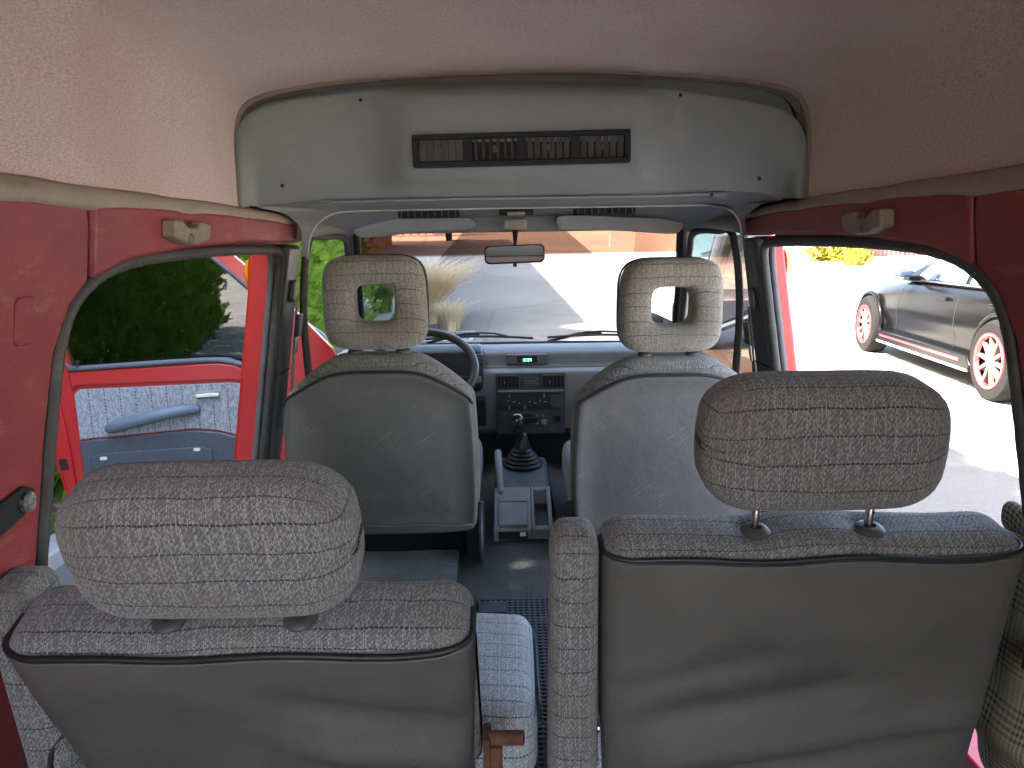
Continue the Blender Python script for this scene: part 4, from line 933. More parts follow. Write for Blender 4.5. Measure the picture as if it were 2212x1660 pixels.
B().prism([(.625, .748), (.72, .735), (.72, .712), (.623, .722)], lambda a, b, d: Vector((a, d, b)), .868, .874).out('strap', simple('bag_strap', (.015, .015, .014), .7), bag, bevel=.001)
B().prism(rrect(.032, .040, .004, 3, (.640, .735)), lambda a, b, d: Vector((a, d, b)), .860, .868).out('buckle', simple('bronze_buckle', (.10, .085, .05), .35, .7), bag, bevel=.002)
# ------------------------------------------------------------------ outside: ground
def gz(Y): 
    t = max(0, Y - 9.); return (.08 * t * sstep(0, 6, t)) if Y < 45 else .08 * 36
def asphalt(name, kk):
    t = T(name); o = t.obj(); a = t.noise(o, 1.1, 6, .6); b = t.noise(o, 90, 4, .7); s_ = t.noise(o, .35, 3)
    c = t.mix(t.ramp(b, .3, .7), (.245, .232, .214), (.35, .333, .308)); c = t.mix(t.ramp(a, .42, .65, 0, .5), c, (.205, .198, .188)); c = t.mix(t.ramp(s_, .5, .62, 0, .35), c, (.40, .38, .35))
    vo = t.n('TexVoronoi', {'Scale': .23, 'Randomness': 1.}, feature='DISTANCE_TO_EDGE'); t.set(vo.inputs['Vector'], t.n('VectorMath', {0: o, 1: t.n('TexNoise', {'Scale': 1.5}).outputs['Color']}).outputs[0])
    c = t.mix(1., c, c); mul = t.n('Mix', {0: 1.}, data_type='RGBA', blend_type='MULTIPLY'); t.set(mul.inputs[6], c); t.set(mul.inputs[7], (kk, kk, kk)); c = mul.outputs[2]
    c = t.mix(t.ramp(vo.outputs[0], .0, .010, .3, 0), c, (.04, .04, .04))
    t.p(Base_Color=c, Roughness=.9, Specular_IOR_Level=.25); t.bump(b, .006); return t.m
GROUND = asphalt('pale_bounce_concrete', 1.35); ROAD = asphalt('worn_asphalt', .42)  # ground made paler than the road to bounce light into the cabin
ys = [-120, -60, -25, -10, 0, 4, 7, 9] + [9 + .75 * i for i in range(1, 49)] + [47, 52, 70, 110, 200]
xs_ = [-150, -60, -25, -12, -6, -3, 0, 3, 6, 12, 25, 60, 150]
g = B().grid([[(x, y, gz(y)) for x in xs_] for y in ys]).out('ground', GROUND, None, True); g['kind'] = 'structure'
yr = [2.2] + [y for y in ys if 4 <= y <= 46]
g = B().grid([[(x, y, gz(y) + .004) for x in (-2.0, -1, 0, 1, 2, 2.75 - .02 * min(20, y))] for y in yr]).out('road', ROAD, None, True); g['kind'] = 'structure'
# earth bed and kerb under the hedge
SOIL = simple('bare_soil', (.11, .085, .06), 1., var=.5, scale=18, bump=.01, bscale=40)
rows = []
for i in range(60):
    y = -9 + 20.5 * i / 59; rows.append([(-4.2, y, gz(y) + .06), (-2.55, y, gz(y) + .07 + .02 * math.sin(i * 2.1)), (-2.18 + .03 * math.sin(i * 1.7), y, gz(y) + .05), (-2.05 + .03 * math.sin(i * 2.9), y, gz(y) - .01)])
so_ = B().grid(rows).out('hedge_bed', SOIL, None, True); so_['kind'] = 'structure'
KERB = simple('kerb_concrete', (.30, .295, .28), .9, var=.2, scale=12, bump=.003, bscale=60)
for i in range(12):
    y = -3 + i * 1.02
    if not 1 < y < 9.5: continue
    k = B().box((-1.96, y + .5, gz(y + .5) + .03), (.13, 1.0, .10)).out('kerb_stone', KERB, None, bevel=.012, loc=(-1.96, y + .5, gz(y))); tag(k, 'pale concrete kerb stone along the hedge, ' + ('', '', '', '', 'nearest', 'second nearest', 'third nearest', 'fourth nearest', 'fifth nearest', 'sixth nearest', 'seventh nearest', 'farthest')[i], 'kerb', 'kerb stones along the hedge')
# ------------------------------------------------------------------ thuja hedge
def leafmat(name, a, b, tr=.35):
    t = T(name); oi = t.n('ObjectInfo').outputs['Random']; n1 = t.noise(t.obj(), 2.3, 3); n2 = t.noise(t.obj(), 26, 2)
    f = t.m_('ADD', t.m_('MULTIPLY', n1, .6), t.m_('MULTIPLY', n2, .5)); c = t.mix(t.ramp(f, .35, .75), a, b)
    d = t.n('BsdfDiffuse', {0: c}); tl = t.n('BsdfTranslucent', {0: c}); mx = t.n('MixShader', {0: tr, 1: d.outputs[0], 2: tl.outputs[0]}); t.t.links.new(mx.outputs[0], t.out.inputs[0]); return t.m
THUJA = leafmat('thuja_green', (.075, .15, .018), (.21, .32, .05), .4)
BARK = simple('bark', (.10, .07, .05), .95, var=.4, scale=30)
def np_mesh(name, V, Fq, mat, parent):
    me = bpy.data.meshes.new(name); n = len(V); me.vertices.add(n); me.vertices.foreach_set('co', V.astype(np.float32).ravel())
    k = Fq.shape[1]; me.loops.add(Fq.size); me.loops.foreach_set('vertex_index', Fq.astype(np.int32).ravel()); me.polygons.add(len(Fq))
    me.polygons.foreach_set('loop_start', np.arange(0, Fq.size, k, dtype=np.int32)); me.polygons.foreach_set('loop_total', np.full(len(Fq), k, dtype=np.int32))
    me.materials.append(mat); me.update(calc_edges=True); me.validate(); o = bpy.data.objects.new(name, me); COL.objects.link(o); o.parent = parent; return o
def scatter(tmplV, tmplF, P, X, Y_, Z_, S_):      # many little leaves in one crown
    n, m = len(P), len(tmplV); V = P[:, None, :] + S_[:, None, None] * (tmplV[None, :, 0:1] * X[:, None, :] + tmplV[None, :, 1:2] * Y_[:, None, :] + tmplV[None, :, 2:3] * Z_[:, None, :])
    Fq = tmplF[None] + (np.arange(n) * m)[:, None, None]; return V.reshape(-1, 3), Fq.reshape(-1, tmplF.shape[1])
def spray():                                      # flat feathery thuja twig, 1 unit long, in the x-z plane
    V = []; F_ = []
    def leaf(p, d, l, w_):
        d = d / np.linalg.norm(d); s_ = np.array([-d[2], 0, d[0]]); i = len(V)
        V.extend([p, p + d * l * .5 + s_ * w_, p + d * l, p + d * l * .5 - s_ * w_]); F_.append((i, i + 1, i + 2, i + 3))
    for k in range(7):
        z = .08 + .125 * k; l = .42 * (1 - .09 * k)
        for sg in (-1, 1): leaf(np.array([0, .02 * sg, z]), np.array([sg * .8, 0, .75]), l, .055)
    leaf(np.array([0., 0, 0]), np.array([0, 0, 1.]), 1.05, .05); return np.array(V, float), np.array(F_)
SPV, SPF = spray()
rs = np.random.RandomState(3)
def unit(v): return v / np.maximum(1e-9, np.linalg.norm(v, axis=1, keepdims=True))
def thuja_crown(n, H, R0):
    h = rs.rand(n) ** 1.15; th = rs.rand(n) * 2 * np.pi
    lump = .85 + .22 * np.sin(5 * th + 9 * h) * np.sin(11 * h + 2 * th) + .10 * np.sin(13 * th - 17 * h)
    rad = R0 * np.minimum(1, (1 - h) * 3.2 + .05) ** .8 * lump * np.sqrt(.42 + .58 * rs.rand(n)); rad *= np.minimum(1, .95 + h * 3)
    P = np.stack([rad * np.cos(th), rad * np.sin(th), .02 + h * H * .97], 1)
    outw = np.stack([np.cos(th), np.sin(th), np.zeros(n)], 1)
    Z_ = unit(outw * (.55 + .5 * rs.rand(n)[:, None]) + np.array([0, 0, 1.]) * (.75 + .6 * rs.randn(n)[:, None]) + .35 * rs.randn(n, 3))
    side = unit(np.cross(outw, Z_) + .55 * rs.randn(n, 3)); X = unit(side - Z_ * (side * Z_).sum(1, keepdims=True)); Y_ = np.cross(Z_, X)
    return scatter(SPV, SPF, P, X, Y_, Z_, .10 + .09 * rs.rand(n))
cr = thuja_crown(6800, 4.6, .92)
tree0 = None; GRP = 'conifers in the hedge'
HY = [-7.2, -5.9, -4.6, -3.4, -2.4, -1.5, -.7, .1, .9, 1.7, 2.5, 3.4, 4.4, 5.5, 6.7, 7.9, 9.1, 10.3]  # extra conifers added beside the van to keep sun off the driver seat
ORD = ['feathery green conifer of the hedge, ' + w_ for w_ in ('mirrored farthest back in the dark door glass', 'mirrored second farthest in the dark door glass', 'mirrored third farthest in the dark door glass', 'mirrored fourth farthest in the dark door glass', 'mirrored fifth farthest in the dark door glass', 'mirrored nearest in the dark door glass', 'first of three set close to block sun, unseen behind the red rear trim', 'second of three set close to block sun, unseen behind the red rear trim', 'third of three set close to block sun, unseen behind the red rear trim', 'nearest to the doorway seal', 'showing beside the open door edge', 'right behind the dark door glass', 'leftmost in the cab window', 'brightest in the cab window', 'beside the driver headrest', 'behind the driver headrest', 'within the driver headrest hole', 'last one before the dry grass')]
for i, y in enumerate(HY):
    hs = (1.42 if y < 4 else 1.15 if y < 7.5 else .95) * (1 + .05 * math.sin(i * 3.3)); x = -2.86 + .06 * math.sin(i * 2.3)
    t = thing('conifer', ORD[i], 'tree', (x, y, gz(y) + .04), GRP); t.rotation_euler.z = i * 1.9; t.scale = (1.0, 1.0, hs)
    if i == 0:
        c = np_mesh('crown', cr[0], cr[1], THUJA, t); tk = B().tube([(0, 0, -.05), (.02, 0, 1.2), (0, .02, 4.0)], [.09, .06, .02], 8); me = bpy.data.meshes.new('trunk'); me.from_pydata(tk.v, [], tk.f); me.materials.append(BARK)
        k = bpy.data.objects.new('trunk', me); COL.objects.link(k); k.parent = t; tree0 = (c, k)
    else:
        for p in tree0: q = p.copy(); COL.objects.link(q); q.parent = t
# second, lower line of bushes ahead on the left
# dry ornamental grass
def blades(name, lbl, cat, base, n, L, spread, mat, wd=.006):
    t = thing(name, lbl, cat, base); V = []; F_ = []
    for i in range(n):
        a = rnd.random() * 6.283; l = L * (.6 + .5 * rnd.random()); r_ = spread * rnd.random(); lean = (.15 + .75 * rnd.random()) * l; b0 = Vector((.16 * math.cos(a) * rnd.random(), .16 * math.sin(a) * rnd.random(), 0)); d = Vector((math.cos(a), math.sin(a), 0)); sd_ = Vector((-d.y, d.x, 0)) * wd
        k0 = len(V)
        for s_ in range(5):
            q = s_ / 4; p = b0 + d * lean * q ** 1.8 + Vector((0, 0, l * (q - .32 * q ** 2.6))); V += [p - sd_ * (1 - q * .8), p + sd_ * (1 - q * .8)]
        F_ += [(k0 + 2 * s_, k0 + 2 * s_ + 1, k0 + 2 * s_ + 3, k0 + 2 * s_ + 2) for s_ in range(4)]
    build('blades', [v + Vector(base) for v in V], F_, mat, t, False)['kind'] = 'stuff'; return t
STRAW = leafmat('dry_straw', (.48, .39, .25), (.74, .65, .47), .35)
blades('dry_grass', 'tall clump of dry straw grass at the left road edge', 'grass', (-1.35, 11.6, gz(11.6)), 2600, 1.4, .3, STRAW, .007)
blades('dry_grass', 'low dry grass spreading flat over the road edge', 'grass', (-.95, 11.0, gz(11.0)), 600, .62, .5, STRAW, .005)
blades('fresh_grass', 'green tuft growing behind the dry straw grass', 'grass', (-2.2, 12.6, gz(12.6)), 500, 1.3, .4, THUJA, .012)
# bushes: leaf clumps through an uneven volume
LV = np.array([[0, 0, 0], [.5, .08, .5], [0, 0, 1.], [-.5, .08, .5]]); LF = np.array([[0, 1, 2, 3]])
def bush(name, lbl, loc, rad, n, mat, leaf=.07, trunk=None, group=None, cat='bush'):
    t = thing(name, lbl, cat, loc, group); cl = rs.randn(14, 3) * np.array(rad) * .5; cl[:, 2] = np.abs(cl[:, 2]) + (trunk or rad[2] * .35)
    w_ = rs.randint(0, 14, n); P = cl[w_] + rs.randn(n, 3) * np.array(rad) * .20; Z_ = unit(rs.randn(n, 3)); X = unit(np.cross(Z_, rs.randn(n, 3))); Y_ = np.cross(Z_, X)
    V, F_ = scatter(LV, LF, P, X, Y_, Z_, leaf * (.6 + .8 * rs.rand(n))); np_mesh('crown', V, F_, mat, t)
    k = B()
    for j in range(5): k.tube([Vector(loc) + Vector((.02 * j, 0, -.03)), Vector(loc) + Vector(tuple(cl[j] * .9))], [.03, .008], 6)
    k.out('stems', BARK, t, True); return t
YLEAF = leafmat('yellow_green_leaf', (.17, .16, .02), (.34, .32, .06), .35); OLIVE = leafmat('olive_scrub', (.10, .09, .04), (.28, .23, .11), .3)
DKLEAF = leafmat('dark_leaf', (.03, .07, .015), (.08, .14, .03), .25)
p = aZ(1815, 632, 0); bush('shrub', 'yellow green shrub standing before the pale wall on the right', (p.x, p.y, 0), (.65, .6, .95), 3000, YLEAF, .10)
p = aZ(1862, 640, 0); bush('shrub', 'small bright shrub at the foot of the wooden post', (p.x - .1, p.y - .4, 0), (.28, .28, .4), 900, YLEAF, .07)
for k, (x, y, r_) in enumerate(((4.2, 36.5, 1.1), (6.2, 37, 1.4), (8.4, 36.6, 1.2), (10.8, 37.5, 1.7))):
    bush('bank_scrub', ('straw coloured scrub on the far bank, ' + ('leftmost', 'second from left', 'third from left', 'rightmost')[k]), (x, y, gz(y)), (r_, .8, r_ * .55), 1500, OLIVE, .16, group='scrub on the far bank')
for k, (x, y, r_) in enumerate(((-4.6, 14.5, 1.3), (-4.0, 19.0, 1.5), (-5.2, 24.0, 2.2))):
    bush('garden_tree', 'dark leafy garden tree on the left of the road, ' + ('nearest', 'second', 'farthest')[k], (x, y, gz(y)), (r_, r_, r_ * 1.25), 7000, DKLEAF, .13, 1.6, 'garden trees on the left', 'tree')
# ------------------------------------------------------------------ far house, wall, pole
WALLR = simple('reddish_render', (.34, .15, .11), .9, var=.2, scale=3, bump=.004, bscale=40); WALLG = simple('grey_render', (.30, .29, .28), .9, var=.2, scale=3)
ROOFT = simple('dark_roof', (.07, .06, .06), .7); WIN = simple('dark_window', (.02, .022, .025), .08)
lh = thing('roadside_house', 'grey and red house behind the hedge on the left of the road', 'house', (-6.6, 19, gz(19)))
B().box((-6.85, 17.7, gz(19) + 2.0), (5.6, 16.2, 5.6)).out('wall', WALLR, lh, bevel=.02)
B().box((-6.85, 17.7, gz(19) + 4.93), (6.0, 16.6, .25)).out('roof', ROOFT, lh, bevel=.02)
for y in (14.6, 17.2, 19.8, 22.4, 24.8):
    f = B().box((-4.04, y, gz(19) + 2.1), (.10, 1.3, 1.5)).out('window', WALLG, lh, bevel=.01); B().box((-3.98, y, gz(19) + 2.1), (.06, 1.1, 1.3)).out('pane', WIN, f, False)
h = thing('house', 'reddish house at the top of the road with gate pillars', 'house', (-8, 40, gz(40)))
B().box((-8, 42, gz(40) + 2.2), (11, 6, 4.6)).out('wall', WALLR, h, bevel=.02)
B().prism([(-14, 4.4), (-8, 6.4), (-2, 4.4)], lambda a, b, d: Vector((a, 42 + d, gz(40) + b)), -3.4, 3.4).out('roof', ROOFT, h, False)
for x in (-12, -9.6, -7.0, -4.4): 
    f = B().box((x, 38.97, gz(40) + 1.75), (1.3, .10, 1.4)).out('window', WALLG, h, bevel=.01); B().box((x, 38.90, gz(40) + 1.75), (1.1, .06, 1.2)).out('pane', WIN, f, False)
B().box((-2.95, 38.96, gz(40) + 1.1), (.95, .12, 2.1)).out('door', ROOFT, h, bevel=.01)
gw = thing('garden_wall', 'low grey garden wall across the top of the road', 'wall', (4.5, 39.6, gz(39.6)))
B().box((4.5, 39.8, gz(39.6) + .55), (15, .2, 1.3)).out('wall', WALLG, gw, bevel=.01); B().box((4.5, 39.8, gz(39.6) + 1.235), (15.1, .26, .07)).out('coping', KERB, gw, bevel=.01)
gp_ = thing('gate_wall', 'pale wall with red gate bars left of the road', 'wall', (-4.6, 30, gz(30)))
for x in (-6.4, -2.75): B().box((x, 30, gz(30) + .9), (.45, .45, 1.9)).out('gate_pillar', WALLG, gp_, bevel=.02)
for k in range(11): B().box((-6.05 + .3 * k, 30, gz(30) + .8), (.05, .05, 1.5)).out('gate_bar', REDL, gp_, False)
for z in (.15, 1.5): B().box((-4.57, 30.0, gz(30) + z), (3.2, .06, .07)).out('gate_rail', REDL, gp_, False)
pl = thing('utility_pole', 'dark utility pole beside the road beyond the mirror', 'pole', (-1.0, 35, gz(35)))
B().lathe([(.16, -.1), (.14, 3), (.11, 8), (0, 8.02)], (-1.0, 35, gz(35)), 'Z', 14).out('shaft', BARK, pl, True); B().box((-1.0, 35, gz(35) + 7.2), (1.6, .1, .12)).out('cross_arm', BARK, pl)
# parked scooter in front of the gate
sc = thing('scooter', 'small parked scooter in front of the gate', 'scooter', (-2.2, 27, gz(27)))
for y in (-.6, .6): B().lathe([(.12, -.05), (.24, -.05), (.25, 0), (.24, .05), (.12, .05)], (-2.2, 27 + y, gz(27) + .25), 'X', 18).out('wheel', BLACKM, sc)
B().prism([(-.75, .45), (-.5, .7), (-.05, .72), (.0, .4), (.35, .35), (.5, .95), (.62, .95), (.66, .3), (-.6, .3)], lambda a, b, d: Vector((-2.2 + d, 27 + a, gz(27) + b)), -.16, .16).out('body', simple('scooter_paint', (.5, .5, .52), .3), sc, bevel=.04)
B().tube([(-2.5, 27.5, gz(27) + 1.02), (-1.9, 27.5, gz(27) + 1.02)], .02, 8).out('handlebar', BLACKM, sc); B().box((-2.2, 26.23, gz(27) + .55), (.16, .04, .08)).out('tail_lamp', REDL, sc, bevel=.01)
# iron covers and drains in the road
IRON = simple('cast_iron', (.17, .17, .165), .6, .4, var=.2, scale=50, bump=.002)
def cover(lbl, px, py, w_, d_, grate):
    c = aZ(px, py, 0); c = Vector((c.x, c.y, gz(c.y)))
    for _ in range(12): c = aZ(px, py, gz(c.y))
    t = thing('drain_grate' if grate else 'manhole_cover', lbl, 'drain' if grate else 'manhole', tuple(c)); sl_ = (gz(c.y + .5) - gz(c.y - .5))
    def q(a, b, z): return Vector((c.x + a, c.y + b, c.z + sl_ * b + z))
    fr_ = B()
    for (a0, a1, b0, b1) in ((-w_ / 2, w_ / 2, -d_ / 2, -d_ / 2 + .06), (-w_ / 2, w_ / 2, d_ / 2 - .06, d_ / 2), (-w_ / 2, -w_ / 2 + .05, -d_ / 2 + .062, d_ / 2 - .062), (w_ / 2 - .05, w_ / 2, -d_ / 2 + .062, d_ / 2 - .062)):
        fr_.prism([(a0, b0), (a1, b0), (a1, b1), (a0, b1)], lambda a, b, d: q(a, b, d), -.02, .012)
    fr_.out('frame', KERB, t, False)
    if grate:
        n = int((w_ - .1) / .07)
        for k in range(n): a = -w_ / 2 + .07 + k * .07; B().prism([(a, -d_ / 2 + .07), (a + .035, -d_ / 2 + .07), (a + .035, d_ / 2 - .07), (a, d_ / 2 - .07)], lambda x, y, d: q(x, y, d), -.01, .012).out('bar', IRON, t, False)
        B().prism([(-w_ / 2 + .05, -d_ / 2 + .06), (w_ / 2 - .05, -d_ / 2 + .06), (w_ / 2 - .05, d_ / 2 - .06), (-w_ / 2 + .05, d_ / 2 - .06)], lambda x, y, d: q(x, y, d), .002, .004).out('pit', BLACKM, t, False)
    else: B().prism([(-w_ / 2 + .055, -d_ / 2 + .065), (w_ / 2 - .055, -d_ / 2 + .065), (w_ / 2 - .055, d_ / 2 - .065), (-w_ / 2 + .055, d_ / 2 - .065)], lambda x, y, d: q(x, y, d), -.01, .008).out('lid', IRON, t, False)
cover('slotted drain grate in the road just beyond the steering wheel', 955, 728, .9, .9, True)
cover('slotted drain grate beside the dry grass', 1070, 617, .8, 1.0, True)
cover('rectangular iron cover in the middle of the shaded road', 1125, 663, .75, .9, False)
cover('farther iron cover in the road under the mirror', 1085, 580, .9, 1.6, False)

# ------------------------------------------------------------------ black car on the right
RW = aZ(2163, 866, 0); FWp = aZ(1878, 756, 0); cd = (FWp - RW); cd.z = 0; WB = 2.78; cd.normalize(); cr_ = Vector((cd.y, -cd.x, 0))
car = thing('black_car', 'black hatchback with red ringed wheels parked beyond the right doorway', 'car', tuple(RW + cd * 1.3 + cr_ * .85))
def K(l, w_, z): return RW + cd * l + cr_ * (w_ - .06) + Vector((0, 0, z))
WD = 1.74
st_ = [(-.82, .55, .74, .30), (-.74, .36, .85, .12), (-.45, .24, .89, .04), (0, .21, .895, .01), (.6, .20, .895, 0), (1.3, .20, .885, 0), (1.9, .20, .87, 0), (2.3, .21, .835, .005), (2.78, .22, .775, .02), (3.15, .24, .72, .07), (3.42, .27, .65, .17), (3.56, .33, .56, .30), (3.62, .38, .48, .40)]
st_i = []
P_ = [Vector(a[:3]) for a in st_]; Q_ = smoothpath([Vector((a[0], a[1], a[2])) for a in st_], 4); I_ = smoothpath([Vector((a[0], a[3], 0)) for a in st_], 4)
rows = []
for a, b in zip(Q_, I_):
    l, zb, zt, ins = a.x, a.y, a.z, b.y; half = []
    for (wi, fz) in ((.16, 0), (.05, .03), (.025, .10), (.03, .30), (.006, .42), (.0, .55), (.012, .74), (.02, .83), (.06, .93), (.13, .985), (.3, 1.0)): half.append((ins + wi, zb + (zt - zb) * fz))
    rows.append([K(l, w_, z) for w_, z in half] + [K(l, WD / 2, zt + .015)] + [K(l, WD - w_, z) for w_, z in half[::-1]] + [K(l, WD / 2, zb)])
b = B().grid(rows, True); n = len(rows[0]); b.f += [tuple(range(n))[::-1], tuple(range((len(rows) - 1) * n, len(rows) * n))]; b.out('body', BLACKC, car, sharp=50)
gh = [(-.72, .87, .10), (-.55, 1.12, .14), (-.36, 1.30, .2), (-.1, 1.37, .24), (.4, 1.395, .25), (.85, 1.37, .24), (1.15, 1.30, .21), (1.6, 1.09, .14), (2.10, .86, .08)]
gq = smoothpath([Vector(a) for a in gh], 5); rows = []
for q in gq:
    l, zt, ins = q.x, q.z if 0 else q.y, q.z; zt = max(zt, .865); bs = .045
    tw = bs + .20 * (zt - .86) / .54
    rows.append([K(l, bs, .85), K(l, bs + (tw - bs) * .5, .85 + (zt - .85) * .55), K(l, tw, zt - .035 * min(1, (zt - .86) * 4)), K(l, tw + .07, zt), K(l, WD / 2, zt + .012), K(l, WD - tw - .07, zt), K(l, WD - tw, zt - .035 * min(1, (zt - .86) * 4)), K(l, WD - bs - (tw - bs) * .5, .85 + (zt - .85) * .55), K(l, WD - bs, .85)])
B().grid(rows).out('cabin', BLACKC, car, sharp=40)
def SW_(l, z, off=.006): return K(l, .045 + .20 * (z - .86) / .54 - off, z)
def sidep(poly, name, mat, off=.007, par=car):
    return B().prism(poly, lambda a, b_, d: SW_(a, b_, d), -.004, off).out(name, mat, par, False)
GB = glass('car_side_glass', (.16, .19, .2), .45)
sidep([(0.73, 0.885), (1.69, 0.885), (1.67, 0.93), (1.29, 1.16), (1.05, 1.285), (0.73, 1.325)], 'front_window', GB)
sidep([(-0.23, 0.89), (0.65, 0.885), (0.65, 1.328), (0.17, 1.33), (-0.13, 1.28), (-0.27, 1.15)], 'rear_window', GB)
sidep([(-0.33, 0.865), (1.77, 0.862), (1.77, 0.875), (-0.33, 0.878)], 'window_trim', STEEL, .010)
B().add([K(2.03, .16, .90), K(2.03, WD - .16, .90), K(1.17, WD - .30, 1.305), K(1.17, .30, 1.305)], [(0, 1, 2, 3)]).out('windscreen', GB, car, False)
def sd2(poly, name, mat, w0=-.004, w1=.03, par=car, bev=0): return B().prism(poly, lambda a, b_, d: K(a, d, b_), w0, w1).out(name, mat, par, bevel=bev)
SEAM = BLACKM
def bw(z):
    f_ = (z - .20) / .685; T_ = ((0, .16), (.03, .05), (.10, .025), (.30, .03), (.42, .006), (.55, 0), (.74, .012), (.83, .02), (.93, .06), (.985, .13))
    for (a, b_), (c_, d_) in zip(T_, T_[1:]):
        if f_ <= c_: return b_ + (d_ - b_) * (f_ - a) / (c_ - a)
    return .13
for (la, za, lb, zb_) in ((2.10, .32, 1.98, .83), (.80, .32, .76, .84), (-.02, .72, -.12, .84)):
    B().grid([[K(la + (lb - la) * i / 14 + e_, bw(za + (zb_ - za) * i / 14) - .0025, za + (zb_ - za) * i / 14) for e_ in (-.004, .004)] for i in range(15)]).out('door_seam', SEAM, car, True)
for l in (.92, .0): sd2([(l, .72), (l + .20, .72), (l + .19, .75), (l + .01, .755)], 'door_handle', BLACKC, -.022, .01, car, .008)
sd2([(.38, .17), (2.42, .17), (2.46, .24), (2.40, .30), (.44, .30), (.36, .22)], 'side_skirt', BLACKC, -.035, .04, car, .012)
sd2([(.55, .235), (2.36, .235), (2.36, .252), (.55, .258)], 'red_stripe', REDL, -.0395, -.03); sd2([(.40, .165), (2.44, .165), (2.44, .185), (.40, .185)], 'skirt_edge', WHITEC, -.038, -.02)
m_ = B().prism([(1.58, .90), (1.70, .90), (1.75, .96), (1.73, 1.035), (1.6, 1.04), (1.56, .98)], lambda a, b_, d: K(a, d, b_), -.19, -.04).out('wing_mirror', simple('mirror_blue', (.05, .07, .13), .3), car, bevel=.03, seg=3)
B().box(K(1.65, .0, .89), (.12, .05, .05)).out('mirror_arm', BLACKC, car, bevel=.01)
B().prism([(3.05, .53), (3.42, .48), (3.46, .56), (3.30, .63), (3.08, .66)], lambda a, b_, d: K(a, d + .28 * max(0, a - 3.05), b_), .055, .20).out('headlight', simple('lamp_lens', (.5, .5, .5), .1, coat=1), car, bevel=.02)
def wheel(l, w_, side):
    rows_ = [(.20, .06), (.29, .055), (.315, .02), (.318, -.06), (.31, -.12), (.25, -.15)]
    Mx = Matrix((cd, cr_, Vector((0, 0, 1)))).transposed(); c = K(l, w_, .316)
    def lt(prof, name, mat, par, n=28, sh=35):
        q = B().lathe(prof, (0, 0, 0), 'Y', n); q.v = [tuple(c + Mx @ Vector((v[0], -v[1] * side, v[2]))) for v in q.v]; return q.out(name, mat, par, sharp=sh)
    wt_ = lt([(.215, .055), (.235, .062), (.30, .058), (.316, .035), (.318, -.05), (.31, -.13), (.22, -.15), (.215, .055)], 'wheel', simple('tyre_rubber', (.010, .010, .010), .9, spec=.15) if 'tyre_rubber' not in bpy.data.materials else bpy.data.materials['tyre_rubber'], car)
    lt([(.19, .04), (.20, .066), (.222, .068), (.226, .05), (.215, .03), (.19, .04)], 'rim_ring', REDL, wt_); lt([(0, -.02), (.195, -.02), (.195, -.05), (0, -.05)], 'brake_drum', BLACKM, wt_); lt([(0, .064), (.026, .062), (.034, .05), (.034, .0), (0, 0)], 'hub_cap', WHITEP, wt_, 14)
    SP = simple('spoke_bronze', (.23, .20, .16), .4, .5) if 'spoke_bronze' not in bpy.data.materials else bpy.data.materials['spoke_bronze']
    for k in range(10):
        a = 2 * math.pi * k / 10 + .15; q = B()
        pr_ = [(.03, -.017), (.20, -.011), (.20, .011), (.03, .017)]
        q.prism([(r_ * math.cos(a) - o_ * math.sin(a), r_ * math.sin(a) + o_ * math.cos(a)) for r_, o_ in pr_], lambda x, z, d: c + Mx @ Vector((x, -d * side, z)), .02, .052); q.out('spoke', SP, wt_, bevel=.004)
for l in (0, WB):
    # arch: dark liner behind, lip around
    n = 20; lip = [K(l + .375 * math.cos(math.pi * i / n), -.010, .316 + .365 * math.sin(math.pi * i / n)) for i in range(n + 1)]
    B().tube(lip, .022, 8).out('arch_lip', BLACKC, car, True)
    B().prism([(l + .37 * math.cos(math.pi * i / n), .316 + .36 * math.sin(math.pi * i / n)) for i in range(n + 1)] + [(l - .37, .17), (l + .37, .17)], lambda a, b_, d: K(a, d, b_), -.005, .10).out('arch_liner', BLACKM, car, False)
    wheel(l, -.006 + .0, 1); wheel(l, WD + .12 - .12, -1)
# ------------------------------------------------------------------ white van ahead on the right
wv = thing('white_van', 'white van seen from behind through the passenger window', 'van', (2.86, 9.6, gz(9)))
vx0, vx1, vy = 1.90, 3.12, 8.75
secv = [(0, .35), (0, .95), (.06, 1.55), (.14, 1.78), (.3, 1.84)]
def vrow(y, k=0, zt=0): return [Vector((vx0 + a + k, y, z + zt)) for a, z in secv] + [Vector((vx1 - a - k, y, z + zt)) for a, z in secv[::-1]]
b = B().grid([vrow(vy + .05, .06, -.02), vrow(vy), vrow(vy + .3), vrow(vy + 3.1), vrow(vy + 3.3, .08, -.05)]); n = 10; b.f += [tuple(range(n))[::-1], tuple(range(4 * n, 5 * n))]; b.out('body', WHITEC, wv, sharp=30)
B().prism(rrect(1.0, .52, .08, 5, (2.51, 1.36)), lambda a, b_, d: Vector((a, d, b_)), vy + .02, vy + .06).out('rear_window', simple('green_glass', (.05, .085, .095), .08), wv, bevel=.004)
B().tube([(2.2, vy + .01, 1.14), (2.6, vy + .0, 1.26), (2.75, vy - .0, 1.3)], .012, 6).out('wiper', BLACKM, wv)
for x in (vx0 + .13, vx1 - .13): B().prism(rrect(.15, .32, .03, 3, (x, .92)), lambda a, b_, d: Vector((a, d, b_)), vy - .015, vy + .05).out('tail_lamp', REDL, wv, bevel=.01)
B().box((2.51, vy + .02, .46), (1.24, .22, .26)).out('bumper', BLACKP, wv, bevel=.04); B().box((2.51, vy + .035, .80), (.5, .05, .16)).out('number_plate', WHITEP, wv, bevel=.005)
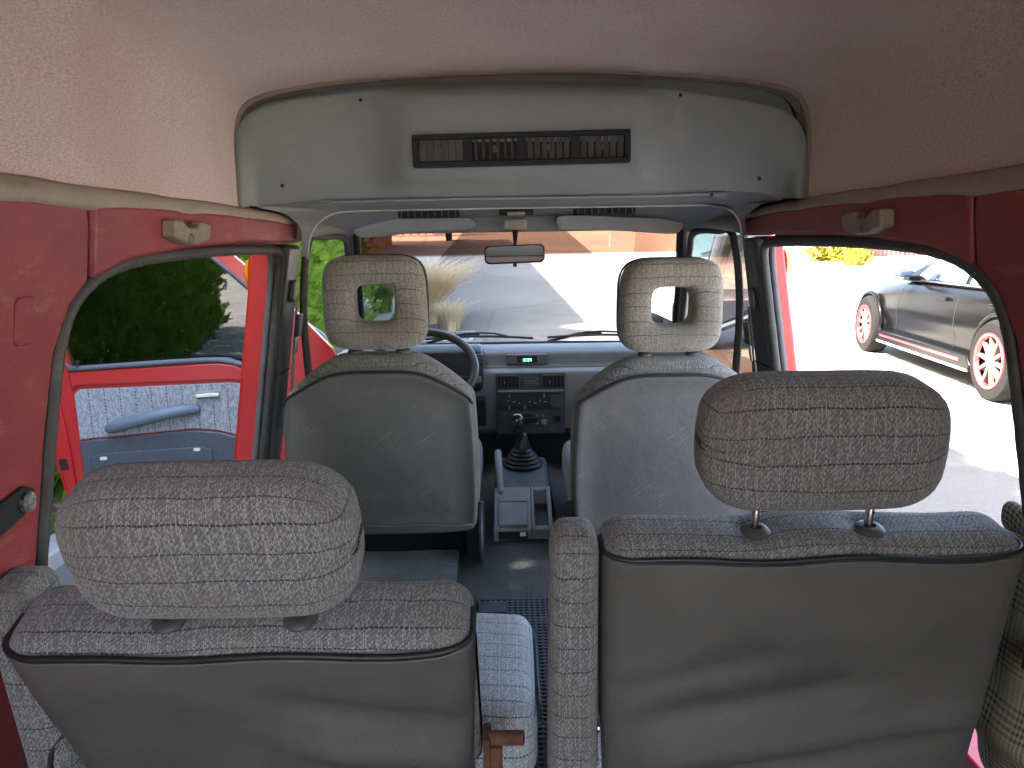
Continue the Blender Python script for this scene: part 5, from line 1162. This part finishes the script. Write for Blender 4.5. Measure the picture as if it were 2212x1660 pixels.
for x in (vx0 + .12, vx1 - .12):
    for y in (vy + .55, vy + 2.8): B().lathe([(.16, -.08), (.27, -.08), (.28, 0), (.27, .08), (.16, .08)], (x, y, gz(y) + .28), 'X', 20).out('wheel', bpy.data.materials['tyre_rubber'], wv)
# ------------------------------------------------------------------ fence, wall and post far right
p0 = aZ(1868, 628, 0); FY = p0.y + .6
fn_ = thing('corrugated_fence', 'rust red corrugated sheet fence behind the black car', 'fence', (p0.x + 3, FY, 0)); FENM = simple('rusty_sheet', (.24, .10, .09), .6, .2, var=.25, scale=6, dirt=((.12, .06, .04), 4, .5))
for k in range(6):
    xa = p0.x + .35 + k * .94; rows = [[Vector((xa + .93 * j / 48, FY + .022 * math.cos(j * math.pi / 3) + .02 * (k % 2), z)) for j in range(49)] for z in (0.03, 1.1, 2.3)]
    B().grid(rows).out('sheet', FENM, fn_, True, solid=.003)
for k in range(4): B().box((p0.x + .4 + k * 1.85, FY + .09, 1.15), (.07, .07, 2.3)).out('post', BARK, fn_)
t = thing('gate_post', 'grey gate post at the end of the corrugated fence', 'post', (p0.x + .12, FY - .05, 0)); B().box((p0.x + .12, FY - .05, 1.2), (.30, .30, 2.4)).out('shaft', WALLG, t, bevel=.02); B().box((p0.x + .12, FY - .05, 2.43), (.38, .38, .08)).out('cap', KERB, t, bevel=.01)
t = thing('wooden_post', 'thin wooden post between the shrubs', 'post', (p0.x - .42, FY - .5, 0)); B().lathe([(.07, -.05), (.065, 2.2), (0, 2.22)], (p0.x - .42, FY - .5, 0), 'Z', 12).out('shaft', simple('post_wood', (.36, .25, .13), .85, var=.3, scale=14), t, True); B().lathe([(.085, .0), (.085, .05), (0, .05)], (p0.x - .42, FY - .5, .0), 'Z', 12).out('foot', BARK, t)
t = thing('stepped_wall', 'white rendered wall with steps beyond the amber lamp', 'wall', (p0.x - 3.2, FY + 3, 0))
B().box((p0.x - 3.2, FY + 4.2, 1.3), (5.4, .3, 2.6)).out('wall', WHITEC, t, bevel=.02)
for k in range(3): B().box((p0.x - 3.0, FY + 3.75 - .38 * k, .33 - .12 * k), (3.2, .37, .66 - .22 * k)).out('step', KERB, t, bevel=.015)
